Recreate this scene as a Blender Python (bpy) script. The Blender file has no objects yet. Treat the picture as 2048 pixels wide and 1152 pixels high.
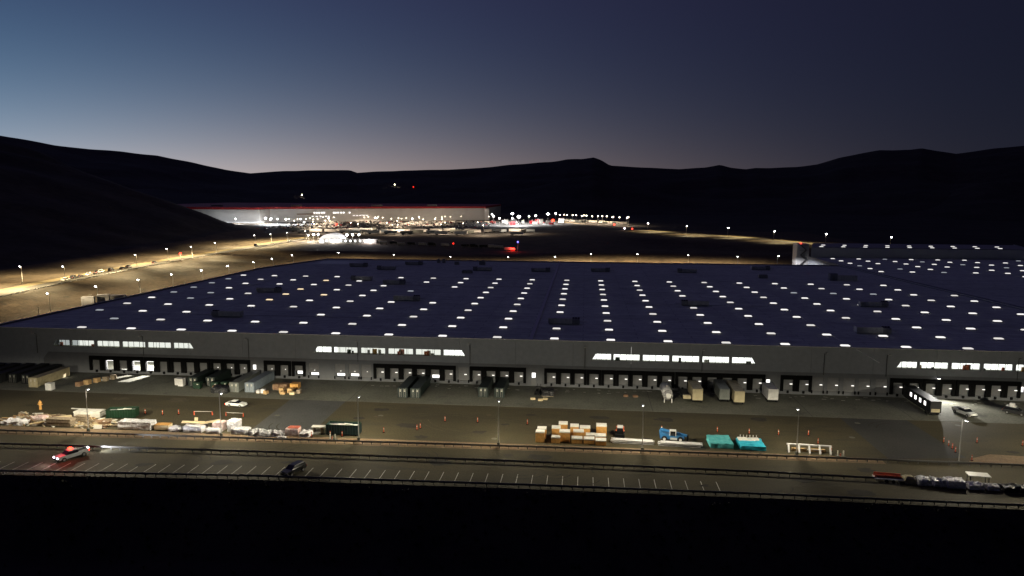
import bpy, bmesh, math, random
from mathutils import Vector, Matrix, noise
rnd = random.Random(7)
S = bpy.context.scene
COL = S.collection
R_ = math.radians

# ------------------------------------------------------------------ camera
cam = bpy.data.cameras.new("camera")
camo = bpy.data.objects.new("camera", cam)
COL.objects.link(camo)
S.camera = camo
cam.sensor_width = 36.0
cam.lens = 25.46
cam.clip_start = 0.5
cam.clip_end = 20000
CR = ((0.99495848, 0.10020593, 0.00404881), (0.01714742, -0.13020412, -0.99133892), (-0.09881086, 0.98641049, -0.13126597))
cm = Matrix.Identity(4)
for i in range(3):
    cm[i][0] = CR[0][i]
    cm[i][1] = -CR[1][i]
    cm[i][2] = -CR[2][i]
cm[2][3] = 52.1
camo.matrix_world = cm

# ------------------------------------------------------------------ twilight sky (sun about 4 degrees below the horizon, off to the left)
SUN_AZ = -50.0
w = bpy.data.worlds.new("World")
S.world = w
w.use_nodes = True
nt = w.node_tree
N, LK = nt.nodes, nt.links
bg = N["Background"]
sky = N.new("ShaderNodeTexSky")
sky.sky_type = 'NISHITA'
sky.sun_disc = False
sky.sun_elevation = R_(-4)
sky.sun_rotation = R_(SUN_AZ - 5)
sky.ozone_density = 4
sky.dust_density = 0.5
tc = N.new("ShaderNodeTexCoord")


def wmath(op, a, b=None):
    n = N.new("ShaderNodeMath")
    n.operation = op
    for k, v in ((0, a), (1, b)):
        if v is None:
            continue
        if isinstance(v, (int, float)):
            n.inputs[k].default_value = v
        else:
            LK.new(v, n.inputs[k])
    return n.outputs[0]


def wvec(op, a, b):
    n = N.new("ShaderNodeVectorMath")
    n.operation = op
    LK.new(a, n.inputs[0])
    if isinstance(b, tuple):
        n.inputs[1].default_value = b
    elif b is not None:
        LK.new(b, n.inputs[1])
    return n


dirn = wvec('NORMALIZE', tc.outputs['Generated'], None).outputs[0]
dd = wvec('DOT_PRODUCT', dirn, (math.sin(R_(SUN_AZ)), math.cos(R_(SUN_AZ)), 0)).outputs['Value']
sep = N.new("ShaderNodeSeparateXYZ")
LK.new(dirn, sep.inputs[0])
el = wmath('MAXIMUM', sep.outputs[2], 0.0)
dd2 = wvec('DOT_PRODUCT', dirn, (math.sin(R_(SUN_AZ + 15)), math.cos(R_(SUN_AZ + 15)), 0)).outputs['Value']
dm = wmath('SUBTRACT', dd, 1.0)
dm2 = wmath('SUBTRACT', dd2, 1.0)
g1 = wmath('EXPONENT', wmath('MULTIPLY', wmath('ADD', dm, wmath('MULTIPLY', wmath('MULTIPLY', el, el), 0.8)), 2.0))
g2 = wmath('EXPONENT', wmath('SUBTRACT', wmath('MULTIPLY', dm, 5.0), wmath('MULTIPLY', el, 8.0)))
g3 = wmath('EXPONENT', wmath('SUBTRACT', wmath('MULTIPLY', dm2, 7.0), wmath('MULTIPLY', el, 16.0)))


def wscale(col, fac):
    n = N.new("ShaderNodeVectorMath")
    n.operation = 'SCALE'
    if isinstance(col, tuple):
        n.inputs[0].default_value = col
    else:
        LK.new(col, n.inputs[0])
    if isinstance(fac, float):
        n.inputs['Scale'].default_value = fac
    else:
        LK.new(fac, n.inputs['Scale'])
    return n.outputs[0]


tot = wvec('ADD', wscale(sky.outputs[0], 0.12), wscale((0.0265, 0.0155, 0.060), g1)).outputs[0]
tot = wvec('ADD', tot, wscale((0.0, 0.355, 0.585), g2)).outputs[0]
tot = wvec('ADD', tot, wscale((0.61, 0.245, 0.0), g3)).outputs[0]
tot = wvec('ADD', tot, (0.0026, 0.0052, 0.0062)).outputs[0]
LK.new(tot, bg.inputs[0])
bg.inputs[1].default_value = 1.0

# ------------------------------------------------------------------ render look
S.view_settings.view_transform = 'Standard'
S.view_settings.look = 'None'
S.view_settings.exposure = 0.0
S.view_settings.gamma = 1.0
S.render.engine = 'CYCLES'
cy = S.cycles
cy.use_denoising = True
cy.sample_clamp_direct = 30.0
cy.max_bounces = 5
cy.diffuse_bounces = 2
cy.glossy_bounces = 2
cy.transmission_bounces = 4
cy.transparent_max_bounces = 8
cy.caustics_reflective = False
cy.caustics_refractive = False
cy.sample_clamp_indirect = 3.0
cy.use_light_tree = True
cy.light_sampling_threshold = 0.002


# ------------------------------------------------------------------ materials
def mat(name, col, rough=0.8, var=0.15, scale=1.0, bump=0.0, bscale=8.0, metal=0.0, emit=0.0, ecol=None, col2=None, detail=6.0, spec=0.3, coat=0.0):
    m = bpy.data.materials.new(name)
    m.use_nodes = True
    t = m.node_tree
    b = t.nodes["Principled BSDF"]
    b.inputs["Roughness"].default_value = rough
    b.inputs["Metallic"].default_value = metal
    b.inputs["Specular IOR Level"].default_value = spec
    b.inputs["Coat Weight"].default_value = coat
    tcn = t.nodes.new("ShaderNodeTexCoord")
    if var > 0 or col2:
        ns = t.nodes.new("ShaderNodeTexNoise")
        ns.inputs["Scale"].default_value = scale
        ns.inputs["Detail"].default_value = detail
        ns.inputs["Roughness"].default_value = 0.62
        t.links.new(tcn.outputs["Object"], ns.inputs["Vector"])
        rp = t.nodes.new("ShaderNodeValToRGB")
        rp.color_ramp.elements[0].position = 0.33
        rp.color_ramp.elements[1].position = 0.68
        c2 = col2 if col2 else tuple(min(1, c * (1 + var)) for c in col)
        c1 = col if col2 else tuple(c * (1 - var) for c in col)
        rp.color_ramp.elements[0].color = (*c1, 1)
        rp.color_ramp.elements[1].color = (*c2, 1)
        t.links.new(ns.outputs["Fac"], rp.inputs[0])
        t.links.new(rp.outputs[0], b.inputs["Base Color"])
    else:
        b.inputs["Base Color"].default_value = (*col, 1)
    if bump > 0:
        n2 = t.nodes.new("ShaderNodeTexNoise")
        n2.inputs["Scale"].default_value = bscale
        n2.inputs["Detail"].default_value = 5
        t.links.new(tcn.outputs["Object"], n2.inputs["Vector"])
        bm_ = t.nodes.new("ShaderNodeBump")
        bm_.inputs["Strength"].default_value = bump
        bm_.inputs["Distance"].default_value = 0.2
        t.links.new(n2.outputs["Fac"], bm_.inputs["Height"])
        t.links.new(bm_.outputs[0], b.inputs["Normal"])
    if emit > 0:
        b.inputs["Emission Color"].default_value = (*(ecol or col), 1)
        b.inputs["Emission Strength"].default_value = emit
        m.cycles.emission_sampling = 'NONE'
    return m


def ground_mat(name, ca, cb, cc, s1, s2, rough=0.9, bump=0.3, streak=None, grain=0.38, seam=None):
    """three-tone worn ground: broad patches, fine grain and darker stains"""
    m = bpy.data.materials.new(name)
    m.use_nodes = True
    t = m.node_tree
    b = t.nodes["Principled BSDF"]
    b.inputs["Roughness"].default_value = rough
    b.inputs["Specular IOR Level"].default_value = 0.25
    tcn = t.nodes.new("ShaderNodeTexCoord")
    mp = t.nodes.new("ShaderNodeMapping")
    if streak:
        mp.inputs["Scale"].default_value = streak
    t.links.new(tcn.outputs["Object"], mp.inputs[0])

    def nz(sc, det, vec):
        n = t.nodes.new("ShaderNodeTexNoise")
        n.inputs["Scale"].default_value = sc
        n.inputs["Detail"].default_value = det
        n.inputs["Roughness"].default_value = 0.65
        t.links.new(vec, n.inputs["Vector"])
        return n.outputs["Fac"]

    def ramp(f, a, b_, c0, c1):
        r = t.nodes.new("ShaderNodeValToRGB")
        r.color_ramp.elements[0].position = a
        r.color_ramp.elements[1].position = b_
        r.color_ramp.elements[0].color = (*c0, 1)
        r.color_ramp.elements[1].color = (*c1, 1)
        t.links.new(f, r.inputs[0])
        return r.outputs[0]
    f1 = nz(s1, 5, mp.outputs[0])
    f2 = nz(s2, 6, tcn.outputs["Object"])
    base = ramp(f1, 0.38, 0.64, ca, cb)
    k = t.nodes.new("ShaderNodeMixRGB")
    k.blend_type = 'MIX'
    t.links.new(base, k.inputs[1])
    k.inputs[2].default_value = (*cc, 1)
    f3 = nz(s1 * 3.1, 4, mp.outputs[0])
    t.links.new(ramp(f3, 0.55, 0.75, (0, 0, 0), (1, 1, 1)), k.inputs[0])
    g = t.nodes.new("ShaderNodeMixRGB")
    g.blend_type = 'MULTIPLY'
    g.inputs[0].default_value = 1.0
    t.links.new(k.outputs[0], g.inputs[1])
    t.links.new(ramp(f2, 0.3, 0.7, (1 - grain,) * 3, (1 + grain * 0.55,) * 3), g.inputs[2])
    outc = g.outputs[0]
    if seam:
        bk = t.nodes.new("ShaderNodeTexBrick")
        bk.inputs["Scale"].default_value = 1.0
        bk.inputs["Brick Width"].default_value = seam[0]
        bk.inputs["Row Height"].default_value = seam[1]
        bk.inputs["Mortar Size"].default_value = seam[2]
        bk.inputs["Color1"].default_value = (1, 1, 1, 1)
        bk.inputs["Color2"].default_value = (0.86, 0.86, 0.87, 1)
        bk.inputs["Mortar"].default_value = (0.5, 0.5, 0.52, 1)
        t.links.new(tcn.outputs["Object"], bk.inputs["Vector"])
        sg = t.nodes.new("ShaderNodeMixRGB")
        sg.blend_type = 'MULTIPLY'
        sg.inputs[0].default_value = 1.0
        t.links.new(outc, sg.inputs[1])
        t.links.new(bk.outputs["Color"], sg.inputs[2])
        outc = sg.outputs[0]
    t.links.new(outc, b.inputs["Base Color"])
    if bump:
        bp = t.nodes.new("ShaderNodeBump")
        bp.inputs["Strength"].default_value = bump
        bp.inputs["Distance"].default_value = 0.25
        t.links.new(f2, bp.inputs["Height"])
        t.links.new(bp.outputs[0], b.inputs["Normal"])
    return m


def emis(name, col, s):
    m = bpy.data.materials.new(name)
    m.use_nodes = True
    t = m.node_tree
    t.nodes.clear()
    e = t.nodes.new("ShaderNodeEmission")
    e.inputs[0].default_value = (*col, 1)
    e.inputs[1].default_value = s
    o = t.nodes.new("ShaderNodeOutputMaterial")
    t.links.new(e.outputs[0], o.inputs[0])
    m.cycles.emission_sampling = 'NONE'
    return m


def glass_mat(name):
    m = bpy.data.materials.new(name)
    m.use_nodes = True
    t = m.node_tree
    t.nodes.clear()
    tr = t.nodes.new("ShaderNodeBsdfTransparent")
    tr.inputs[0].default_value = (0.93, 0.96, 0.95, 1)
    gl = t.nodes.new("ShaderNodeBsdfGlossy")
    gl.inputs["Roughness"].default_value = 0.03
    mx = t.nodes.new("ShaderNodeMixShader")
    mx.inputs[0].default_value = 0.08
    o = t.nodes.new("ShaderNodeOutputMaterial")
    t.links.new(tr.outputs[0], mx.inputs[1])
    t.links.new(gl.outputs[0], mx.inputs[2])
    t.links.new(mx.outputs[0], o.inputs[0])
    return m


M = {}
M['soil'] = ground_mat("soil", (0.085, 0.062, 0.040), (0.135, 0.10, 0.062), (0.05, 0.044, 0.032), 0.07, 0.45, 0.95, 0.9)
M['dark_scrub'] = ground_mat("dark_scrub", (0.030, 0.028, 0.025), (0.058, 0.050, 0.042), (0.018, 0.018, 0.016), 0.012, 0.11, 0.95, 1.0)
M['asphalt'] = ground_mat("asphalt", (0.052, 0.044, 0.024), (0.076, 0.063, 0.032), (0.042, 0.037, 0.024), 0.045, 3.0, 0.85, 0.15, (0.5, 1.6, 1))
M['new_asphalt'] = ground_mat("new_asphalt", (0.042, 0.042, 0.040), (0.052, 0.051, 0.047), (0.036, 0.036, 0.036), 0.08, 3.0, 0.8, 0.12)
M['concrete'] = ground_mat("concrete", (0.115, 0.114, 0.088), (0.155, 0.154, 0.122), (0.08, 0.08, 0.066), 0.07, 2.2, 0.85, 0.08)
M['patch_grey'] = ground_mat("patch_grey", (0.062, 0.063, 0.060), (0.078, 0.079, 0.075), (0.054, 0.053, 0.048), 0.08, 3.0, 0.8, 0.12)
M['dirt'] = ground_mat("dirt", (0.17, 0.115, 0.068), (0.23, 0.16, 0.095), (0.13, 0.10, 0.07), 0.12, 2.0, 0.95, 0.4, (0.4, 1, 1))
M['road'] = ground_mat("road", (0.11, 0.105, 0.095), (0.14, 0.13, 0.115), (0.10, 0.09, 0.08), 0.03, 1.5, 0.85, 0.1)
M['shoulder'] = ground_mat("shoulder", (0.26, 0.205, 0.115), (0.33, 0.265, 0.15), (0.2, 0.16, 0.09), 0.04, 0.8, 0.95, 0.3)
M['farlot'] = ground_mat("farlot", (0.06, 0.058, 0.055), (0.08, 0.077, 0.07), (0.05, 0.05, 0.05), 0.03, 0.5, 0.85, 0.0)
M['paint'] = mat("paint", (0.62, 0.6, 0.52), 0.7, 0.25, 2.5)
M['roof'] = ground_mat("roof", (0.78, 0.85, 0.69), (0.84, 0.90, 0.75), (0.64, 0.70, 0.58), 0.03, 0.35, 0.75, 0.0, None, 0.2, (30.0, 3.05, 0.09))
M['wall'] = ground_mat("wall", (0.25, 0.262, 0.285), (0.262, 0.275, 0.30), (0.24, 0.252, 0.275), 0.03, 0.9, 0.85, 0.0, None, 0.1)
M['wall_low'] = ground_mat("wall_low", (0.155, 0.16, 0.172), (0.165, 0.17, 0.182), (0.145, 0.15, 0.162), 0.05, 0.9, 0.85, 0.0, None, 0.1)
M['black'] = mat("black_rubber", (0.006, 0.006, 0.0065), 0.85, 0.2, 3, spec=0.08)
M['door'] = mat("door_grey", (0.19, 0.19, 0.195), 0.6, 0.08, 1.5)
M['steel'] = mat("galvanised_steel", (0.2, 0.195, 0.19), 0.42, 0.15, 4, metal=0.85)
M['pole'] = mat("pole_grey", (0.42, 0.40, 0.37), 0.5, 0.1, 2)
M['dark_metal'] = mat("dark_metal", (0.035, 0.034, 0.033), 0.5, 0.2, 2)
M['hvac'] = mat("hvac_grey", (0.66, 0.65, 0.6), 0.6, 0.15, 1.2)
M['hvac_dark'] = mat("hvac_dark", (0.36, 0.36, 0.34), 0.6, 0.2, 1.5)
M['white_wall'] = mat("white_wall", (0.68, 0.67, 0.66), 0.7, 0.06, 0.05)
M['red_band'] = mat("red_band", (0.42, 0.03, 0.035), 0.6, 0.08, 0.05)
M['skylight'] = emis("skylight_glow", (1.0, 0.97, 0.94), 1.15)
M['skylight_soft'] = emis("skylight_glow_soft", (1.0, 0.96, 0.92), 0.82)
M['skylight_dim'] = emis("skylight_glow_dim", (0.80, 0.85, 0.93), 0.42)
M['skylight_warm'] = emis("skylight_glow_warm", (1.0, 0.78, 0.5), 1.2)
M['glass'] = glass_mat("clear_glass")
M['lamp_white'] = emis("lamp_white", (1.0, 0.97, 0.92), 14)
M['lamp_far'] = emis("lamp_far", (1.0, 0.84, 0.62), 26)
M['lamp_flood'] = emis("lamp_flood", (1.0, 0.98, 0.95), 60)
M['lamp_red'] = emis("lamp_red", (1.0, 0.03, 0.015), 12)
M['lamp_red_soft'] = emis("lamp_red_soft", (1.0, 0.03, 0.015), 2.5)
M['lamp_blue'] = emis("lamp_blue", (0.15, 0.12, 1.0), 8)
M['lamp_dock'] = emis("lamp_dock", (1.0, 0.95, 0.86), 1.6)
M['lamp_head'] = emis("lamp_head", (1.0, 0.9, 1.0), 16)
M['lamp_off'] = mat("lamp_off", (0.35, 0.35, 0.34), 0.3, 0.05)
M['lit_bright'] = emis("lit_bright", (1.0, 0.97, 0.93), 2.2)
M['lit_soft'] = emis("lit_soft", (1.0, 0.97, 0.90), 1.15)
M['lit_dim'] = emis("lit_dim", (0.95, 0.96, 0.95), 0.5)
M['tyre'] = mat("tyre", (0.015, 0.015, 0.015), 0.85, 0.2, 5)
M['rim'] = mat("rim", (0.3, 0.3, 0.3), 0.4, 0.05, metal=0.7)
M['car_glass'] = mat("car_glass", (0.01, 0.011, 0.013), 0.08, 0.0, spec=0.5)
for n_, c_ in dict(white=(0.72, 0.72, 0.69), silver=(0.32, 0.33, 0.34), dark=(0.02, 0.02, 0.022), red=(0.4, 0.03, 0.03), blue=(0.05, 0.09, 0.2)).items():
    M['car_' + n_] = mat("car_paint_" + n_, c_, 0.3, 0.03, 2, coat=0.4)
for n_, c_ in dict(green=(0.010, 0.017, 0.015), grey=(0.12, 0.13, 0.12), blue=(0.16, 0.19, 0.22), tan=(0.34, 0.29, 0.18), dark=(0.012, 0.013, 0.014), white=(0.55, 0.54, 0.52)).items():
    M['box_' + n_] = mat("box_paint_" + n_, c_, 0.55, 0.2, 0.9)
M['dump_green'] = mat("dumpster_green", (0.006, 0.024, 0.011), 0.5, 0.3, 1.2)
M['dump_dark'] = mat("dumpster_dark", (0.012, 0.026, 0.028), 0.5, 0.3, 1.2)
M['ply'] = mat("plywood", (0.52, 0.27, 0.075), 0.75, 0.22, 1.6, bump=0.1, bscale=3)
M['ply_pale'] = mat("plywood_pale", (0.62, 0.5, 0.3), 0.75, 0.15, 1.6)
M['film'] = mat("white_film", (0.72, 0.70, 0.63), 0.4, 0.12, 1.5, bump=0.2, bscale=3)
M['wrap'] = mat("plastic_wrap", (0.62, 0.60, 0.62), 0.22, 0.0, 1, bump=1.0, bscale=2.2, col2=(0.85, 0.82, 0.83), spec=0.6)
M['wrap_grey'] = mat("plastic_wrap_grey", (0.34, 0.34, 0.35), 0.25, 0.0, 1.8, bump=1.0, bscale=2.5, col2=(0.8, 0.79, 0.8), spec=0.6)
M['wrap_pink'] = mat("plastic_wrap_pink", (0.52, 0.3, 0.27), 0.3, 0.0, 1.8, bump=0.8, bscale=2.5, col2=(0.74, 0.66, 0.64), spec=0.5)
M['red_board'] = mat("red_board", (0.5, 0.13, 0.08), 0.6, 0.3, 2)
M['teal'] = mat("teal_tarp", (0.05, 0.32, 0.34), 0.45, 0.0, 1.2, bump=0.8, bscale=1.6, col2=(0.13, 0.48, 0.48))
M['aqua'] = mat("aqua_tarp", (0.015, 0.28, 0.42), 0.4, 0.0, 1.2, bump=0.8, bscale=1.6, col2=(0.05, 0.46, 0.58))
M['white_steel'] = mat("white_steel", (0.66, 0.64, 0.63), 0.5, 0.12, 1.2)
M['machine_blue'] = mat("machine_blue", (0.035, 0.16, 0.36), 0.4, 0.2, 2)
M['machine_orange'] = mat("machine_orange", (0.62, 0.13, 0.05), 0.45, 0.15, 2)
M['cone'] = mat("cone_orange", (0.45, 0.075, 0.03), 0.5, 0.1, 4)
M['wood'] = mat("grey_wood", (0.24, 0.19, 0.13), 0.85, 0.35, 2.5)
M['wood_brown'] = mat("brown_wood", (0.2, 0.12, 0.07), 0.85, 0.35, 2)
M['card'] = mat("cardboard", (0.4, 0.26, 0.12), 0.85, 0.2, 2)
M['tent'] = mat("tent_fabric", (0.8, 0.8, 0.8), 0.5, 0.03, 0.3, emit=0.55, ecol=(1, 0.98, 0.95))  # fabric emits, so its floodlit look is put into the material
M['black_tarp'] = mat("black_tarp", (0.012, 0.012, 0.013), 0.35, 0.2, 2, bump=1.0, bscale=2)


# ------------------------------------------------------------------ mesh helpers
class MB:
    def __init__(s):
        s.v = []
        s.f = []
        s.mi = []

    def box(s, x0, x1, y0, y1, z0, z1, mi=0, T=None):
        k = len(s.v)
        pts = [(x, y, z) for z in (z0, z1) for y in (y0, y1) for x in (x0, x1)]
        if T is not None:
            pts = [tuple(T @ Vector(p)) for p in pts]
        s.v += pts
        for q in ((0, 2, 3, 1), (4, 5, 7, 6), (0, 1, 5, 4), (2, 6, 7, 3), (0, 4, 6, 2), (1, 3, 7, 5)):
            s.f.append(tuple(k + a for a in q))
            s.mi.append(mi)
        return s

    def cbox(s, cx, cy, cz, sx, sy, sz, mi=0, rz=0.0, rx=0.0, ry=0.0):
        T = Matrix.Translation((cx, cy, cz)) @ Matrix.Rotation(rz, 4, 'Z') @ Matrix.Rotation(ry, 4, 'Y') @ Matrix.Rotation(rx, 4, 'X')
        return s.box(-sx / 2, sx / 2, -sy / 2, sy / 2, -sz / 2, sz / 2, mi, T)

    def cyl(s, p0, p1, r0, r1=None, n=10, mi=0, cap=True):
        r1 = r0 if r1 is None else r1
        p0, p1 = Vector(p0), Vector(p1)
        d = (p1 - p0).normalized()
        a = d.orthogonal().normalized()
        b = d.cross(a)
        k = len(s.v)
        for p, r in ((p0, r0), (p1, r1)):
            for i in range(n):
                t = 2 * math.pi * i / n
                s.v.append(tuple(p + a * (math.cos(t) * r) + b * (math.sin(t) * r)))
        for i in range(n):
            j = (i + 1) % n
            s.f.append((k + i, k + j, k + n + j, k + n + i))
            s.mi.append(mi)
        if cap:
            s.f.append(tuple(k + i for i in reversed(range(n))))
            s.mi.append(mi)
            s.f.append(tuple(k + n + i for i in range(n)))
            s.mi.append(mi)
        return s

    def poly(s, pts, mi=0):
        k = len(s.v)
        s.v += [tuple(p) for p in pts]
        s.f.append(tuple(range(k, k + len(pts))))
        s.mi.append(mi)
        return s

    def prism(s, prof, y0, y1, mi=0, inset=None):
        """profile in x,z extruded along y; inset(x,z)->dy narrows each side"""
        k = len(s.v)
        n = len(prof)
        for y, sg in ((y0, 1), (y1, -1)):
            for (x, z) in prof:
                s.v.append((x, y + (sg * inset(x, z) if inset else 0), z))
        for i in range(n):
            j = (i + 1) % n
            s.f.append((k + i, k + n + i, k + n + j, k + j))
            s.mi.append(mi)
        s.f.append(tuple(k + i for i in range(n)))
        s.mi.append(mi)
        s.f.append(tuple(k + n + i for i in reversed(range(n))))
        s.mi.append(mi)
        return s

    def ball(s, c, r, sx=1, sy=1, sz=1, nu=10, nv=6, mi=0):
        k = len(s.v)
        for j in range(nv + 1):
            ph = math.pi * j / nv
            for i in range(nu):
                t = 2 * math.pi * i / nu
                s.v.append((c[0] + r * sx * math.sin(ph) * math.cos(t), c[1] + r * sy * math.sin(ph) * math.sin(t), c[2] + r * sz * math.cos(ph)))
        for j in range(nv):
            for i in range(nu):
                i2 = (i + 1) % nu
                s.f.append((k + j * nu + i, k + (j + 1) * nu + i, k + (j + 1) * nu + i2, k + j * nu + i2))
                s.mi.append(mi)
        return s

    def mesh(s, name, mats, smooth=False):
        me = bpy.data.meshes.new(name)
        me.from_pydata(s.v, [], s.f)
        bm = bmesh.new()
        bm.from_mesh(me)
        bmesh.ops.recalc_face_normals(bm, faces=bm.faces)
        bm.to_mesh(me)
        bm.free()
        for m_ in (mats if isinstance(mats, (list, tuple)) else [mats]):
            me.materials.append(M[m_] if isinstance(m_, str) else m_)
        if any(s.mi) and len(me.polygons) == len(s.mi):
            me.polygons.foreach_set("material_index", s.mi)
        if smooth:
            me.polygons.foreach_set("use_smooth", [True] * len(me.polygons))
        me.update()
        return me

    def build(s, name, mats, parent=None, smooth=False):
        return link(name, s.mesh(name, mats, smooth), parent)


def link(name, me, parent=None):
    o = bpy.data.objects.new(name, me)
    COL.objects.link(o)
    if parent is not None:
        o.parent = parent
    return o


def tag(o, label, cat, group=None):
    o["label"] = label
    o["category"] = cat
    if group:
        o["group"] = group
    return o


def thing(name, label, cat, loc=(0, 0, 0), rz=0.0, group=None):
    o = bpy.data.objects.new(name, None)
    COL.objects.link(o)
    o.location = loc
    o.rotation_euler = (0, 0, rz)
    o.empty_display_size = 0.3
    return tag(o, label, cat, group)


def struct(o):
    o["kind"] = "structure"
    return o


KIDS = {}


def copy_tree(o, loc=None, rz=None, label=None, group=None, parent=None):
    c = o.copy()
    COL.objects.link(c)
    c.parent = parent
    if loc is not None:
        c.location = loc
    if rz is not None:
        c.rotation_euler = (0, 0, rz)
    if label:
        c["label"] = label
    if group:
        c["group"] = group
    for ch in list(o.children):
        copy_tree(ch, parent=c)
    return c


def spot(parent, loc, aim, power, size_deg=150, blend=0.5, col=(1, 0.88, 0.68), radius=0.25):
    l = bpy.data.lights.new("lamp_light", 'SPOT')
    l.energy = power
    l.spot_size = R_(size_deg)
    l.spot_blend = blend
    l.color = col
    l.shadow_soft_size = radius
    o = bpy.data.objects.new("lamp_light", l)
    COL.objects.link(o)
    o.parent = parent
    o.location = loc
    o.rotation_euler = Vector(aim).to_track_quat('-Z', 'Y').to_euler()
    return o


def point(parent, loc, power, col=(1, 0.95, 0.88), radius=0.3):
    l = bpy.data.lights.new("lamp_light", 'POINT')
    l.energy = power
    l.color = col
    l.shadow_soft_size = radius
    o = bpy.data.objects.new("lamp_light", l)
    COL.objects.link(o)
    o.parent = parent
    o.location = loc
    return o


def lum(parent, loc, power, col, front=1.0, back=1.0, base=0.5, cut0=0.06, cut1=0.26, exp=2.5, along=0.0, radius=0.2):
    """street luminaire: one point lamp whose beam spreads light evenly over the ground (batwing), stronger to its front (+y)"""
    l = bpy.data.lights.new("lamp_light", 'POINT')
    l.energy = power
    l.color = col
    l.shadow_soft_size = radius
    l.use_nodes = True
    t = l.node_tree
    em = t.nodes["Emission"]
    tcn = t.nodes.new("ShaderNodeTexCoord")
    sp = t.nodes.new("ShaderNodeSeparateXYZ")
    t.links.new(tcn.outputs["Normal"], sp.inputs[0])

    def mth(op, a, b=None, c=None, clamp=False):
        n = t.nodes.new("ShaderNodeMath")
        n.operation = op
        n.use_clamp = clamp
        for k, v in ((0, a), (1, b), (2, c)):
            if v is None:
                continue
            if isinstance(v, (int, float)):
                n.inputs[k].default_value = v
            else:
                t.links.new(v, n.inputs[k])
        return n.outputs[0]
    c = mth('MULTIPLY', sp.outputs[2], -LSIGN)
    cc = mth('MAXIMUM', c, cut1)
    prof = mth('POWER', cc, -exp)
    mr = t.nodes.new("ShaderNodeMapRange")
    mr.interpolation_type = 'SMOOTHSTEP'
    mr.inputs[1].default_value = cut0
    mr.inputs[2].default_value = cut1
    t.links.new(c, mr.inputs[0])
    prof = mth('MULTIPLY', prof, mr.outputs[0])
    fb = t.nodes.new("ShaderNodeMapRange")
    fb.interpolation_type = 'SMOOTHSTEP'
    fb.inputs[1].default_value = -0.25
    fb.inputs[2].default_value = 0.25
    fb.inputs[3].default_value = back
    fb.inputs[4].default_value = front
    if back < 0.6:
        t.links.new(mth('MULTIPLY', mth('ADD', mth('MULTIPLY', mth('ABSOLUTE', sp.outputs[0]), 1.5), 0.22), back), fb.inputs[3])
    t.links.new(mth('MULTIPLY', sp.outputs[1], LSIGN), fb.inputs[0])
    prof = mth('MULTIPLY', prof, fb.outputs[0])
    if along:
        prof = mth('MULTIPLY', prof, mth('ADD', mth('MULTIPLY', mth('ABSOLUTE', sp.outputs[0]), along), 1 - along))
    up = t.nodes.new("ShaderNodeMapRange")
    up.inputs[1].default_value = -0.45
    up.inputs[2].default_value = -0.1
    t.links.new(c, up.inputs[0])
    t.links.new(mth('ADD', prof, mth('MULTIPLY', up.outputs[0], base)), em.inputs["Strength"])
    o = bpy.data.objects.new("lamp_light", l)
    COL.objects.link(o)
    o.parent = parent
    o.location = loc
    return o


LSIGN = 1


def sm(a, b, x):
    t = max(0.0, min(1.0, (x - a) / (b - a)))
    return t * t * (3 - 2 * t)


def lerp_table(tb, x):
    if x <= tb[0][0]:
        return tb[0][1]
    for (a, va), (b, vb) in zip(tb, tb[1:]):
        if x <= b:
            return va + (vb - va) * (x - a) / (b - a)
    return tb[-1][1]


def nz(x, y, s, z=0.0):
    return noise.noise(Vector((x * s, y * s, z)))


# ------------------------------------------------------------------ terrain
ROADX = [(150, -228), (285, -250), (334, -257.5), (408, -264), (480, -267), (715, -268), (1400, -268)]
TOE = [(100, -240), (279, -227), (352, -217), (420, -206), (470, -201), (600, -198)]
TOEB = [(-260, 505), (-170, 504), (-90, 486), (-50, 488), (0, 517), (40, 524), (130, 514), (400, 514)]
FOOT = [(200, -292), (400, -304), (600, -328), (800, -366), (860, -402), (1000, -485), (1400, -640)]
HILL = [(0, 0), (34, 5), (61, 15), (97, 26), (173, 53), (282, 87), (400, 118), (800, 168)]


EDGE = [(-150, 115.3), (-107, 117.7), (-60, 120.6), (-12, 121.9), (31, 122.5), (120, 122.5)]


def tz(x, y):
    ye = lerp_table(EDGE, x)
    if y < ye:
        return -9.0 * min(1.0, (ye - y) / 13.0) - 6 * sm(92, 20, y) + nz(x, y, 0.09) * 0.7 * min(1.0, (ye - y) / 5)
    xr, xt = lerp_table(ROADX, y), lerp_table(TOE, y)
    left = 6 * sm(xt, xr, x) if x < xt else 0
    tb = lerp_table(TOEB, x)
    back = 6 * sm(tb, tb + 46, y)
    z = max(left, back)
    if 0.2 < z < 5.8:
        z += nz(x, y, 0.06) * 1.0 + nz(x, y, 0.2) * 0.3
    d = lerp_table(FOOT, y) - x
    if d > 0:
        h = lerp_table(HILL, d) * (0.45 + 0.55 * sm(250, 760, y)) * (1 - sm(860, 960, y) * (1 if x > -620 else 0.6))
        z += h * (1 + 0.12 * nz(x, y, 0.012)) + nz(x, y, 0.03) * min(1.5, d * 0.05)
    if x > 20 and y > tb + 60:
        z -= 4 * sm(0, 60, y - tb - 60) * sm(20, 80, x) * (1 - sm(640, 690, y + 0.9 * x - 130))
    return z


def rng(a, b, st):
    n = max(1, int(round((b - a) / st)))
    return [a + (b - a) * i / n for i in range(n)]


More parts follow.
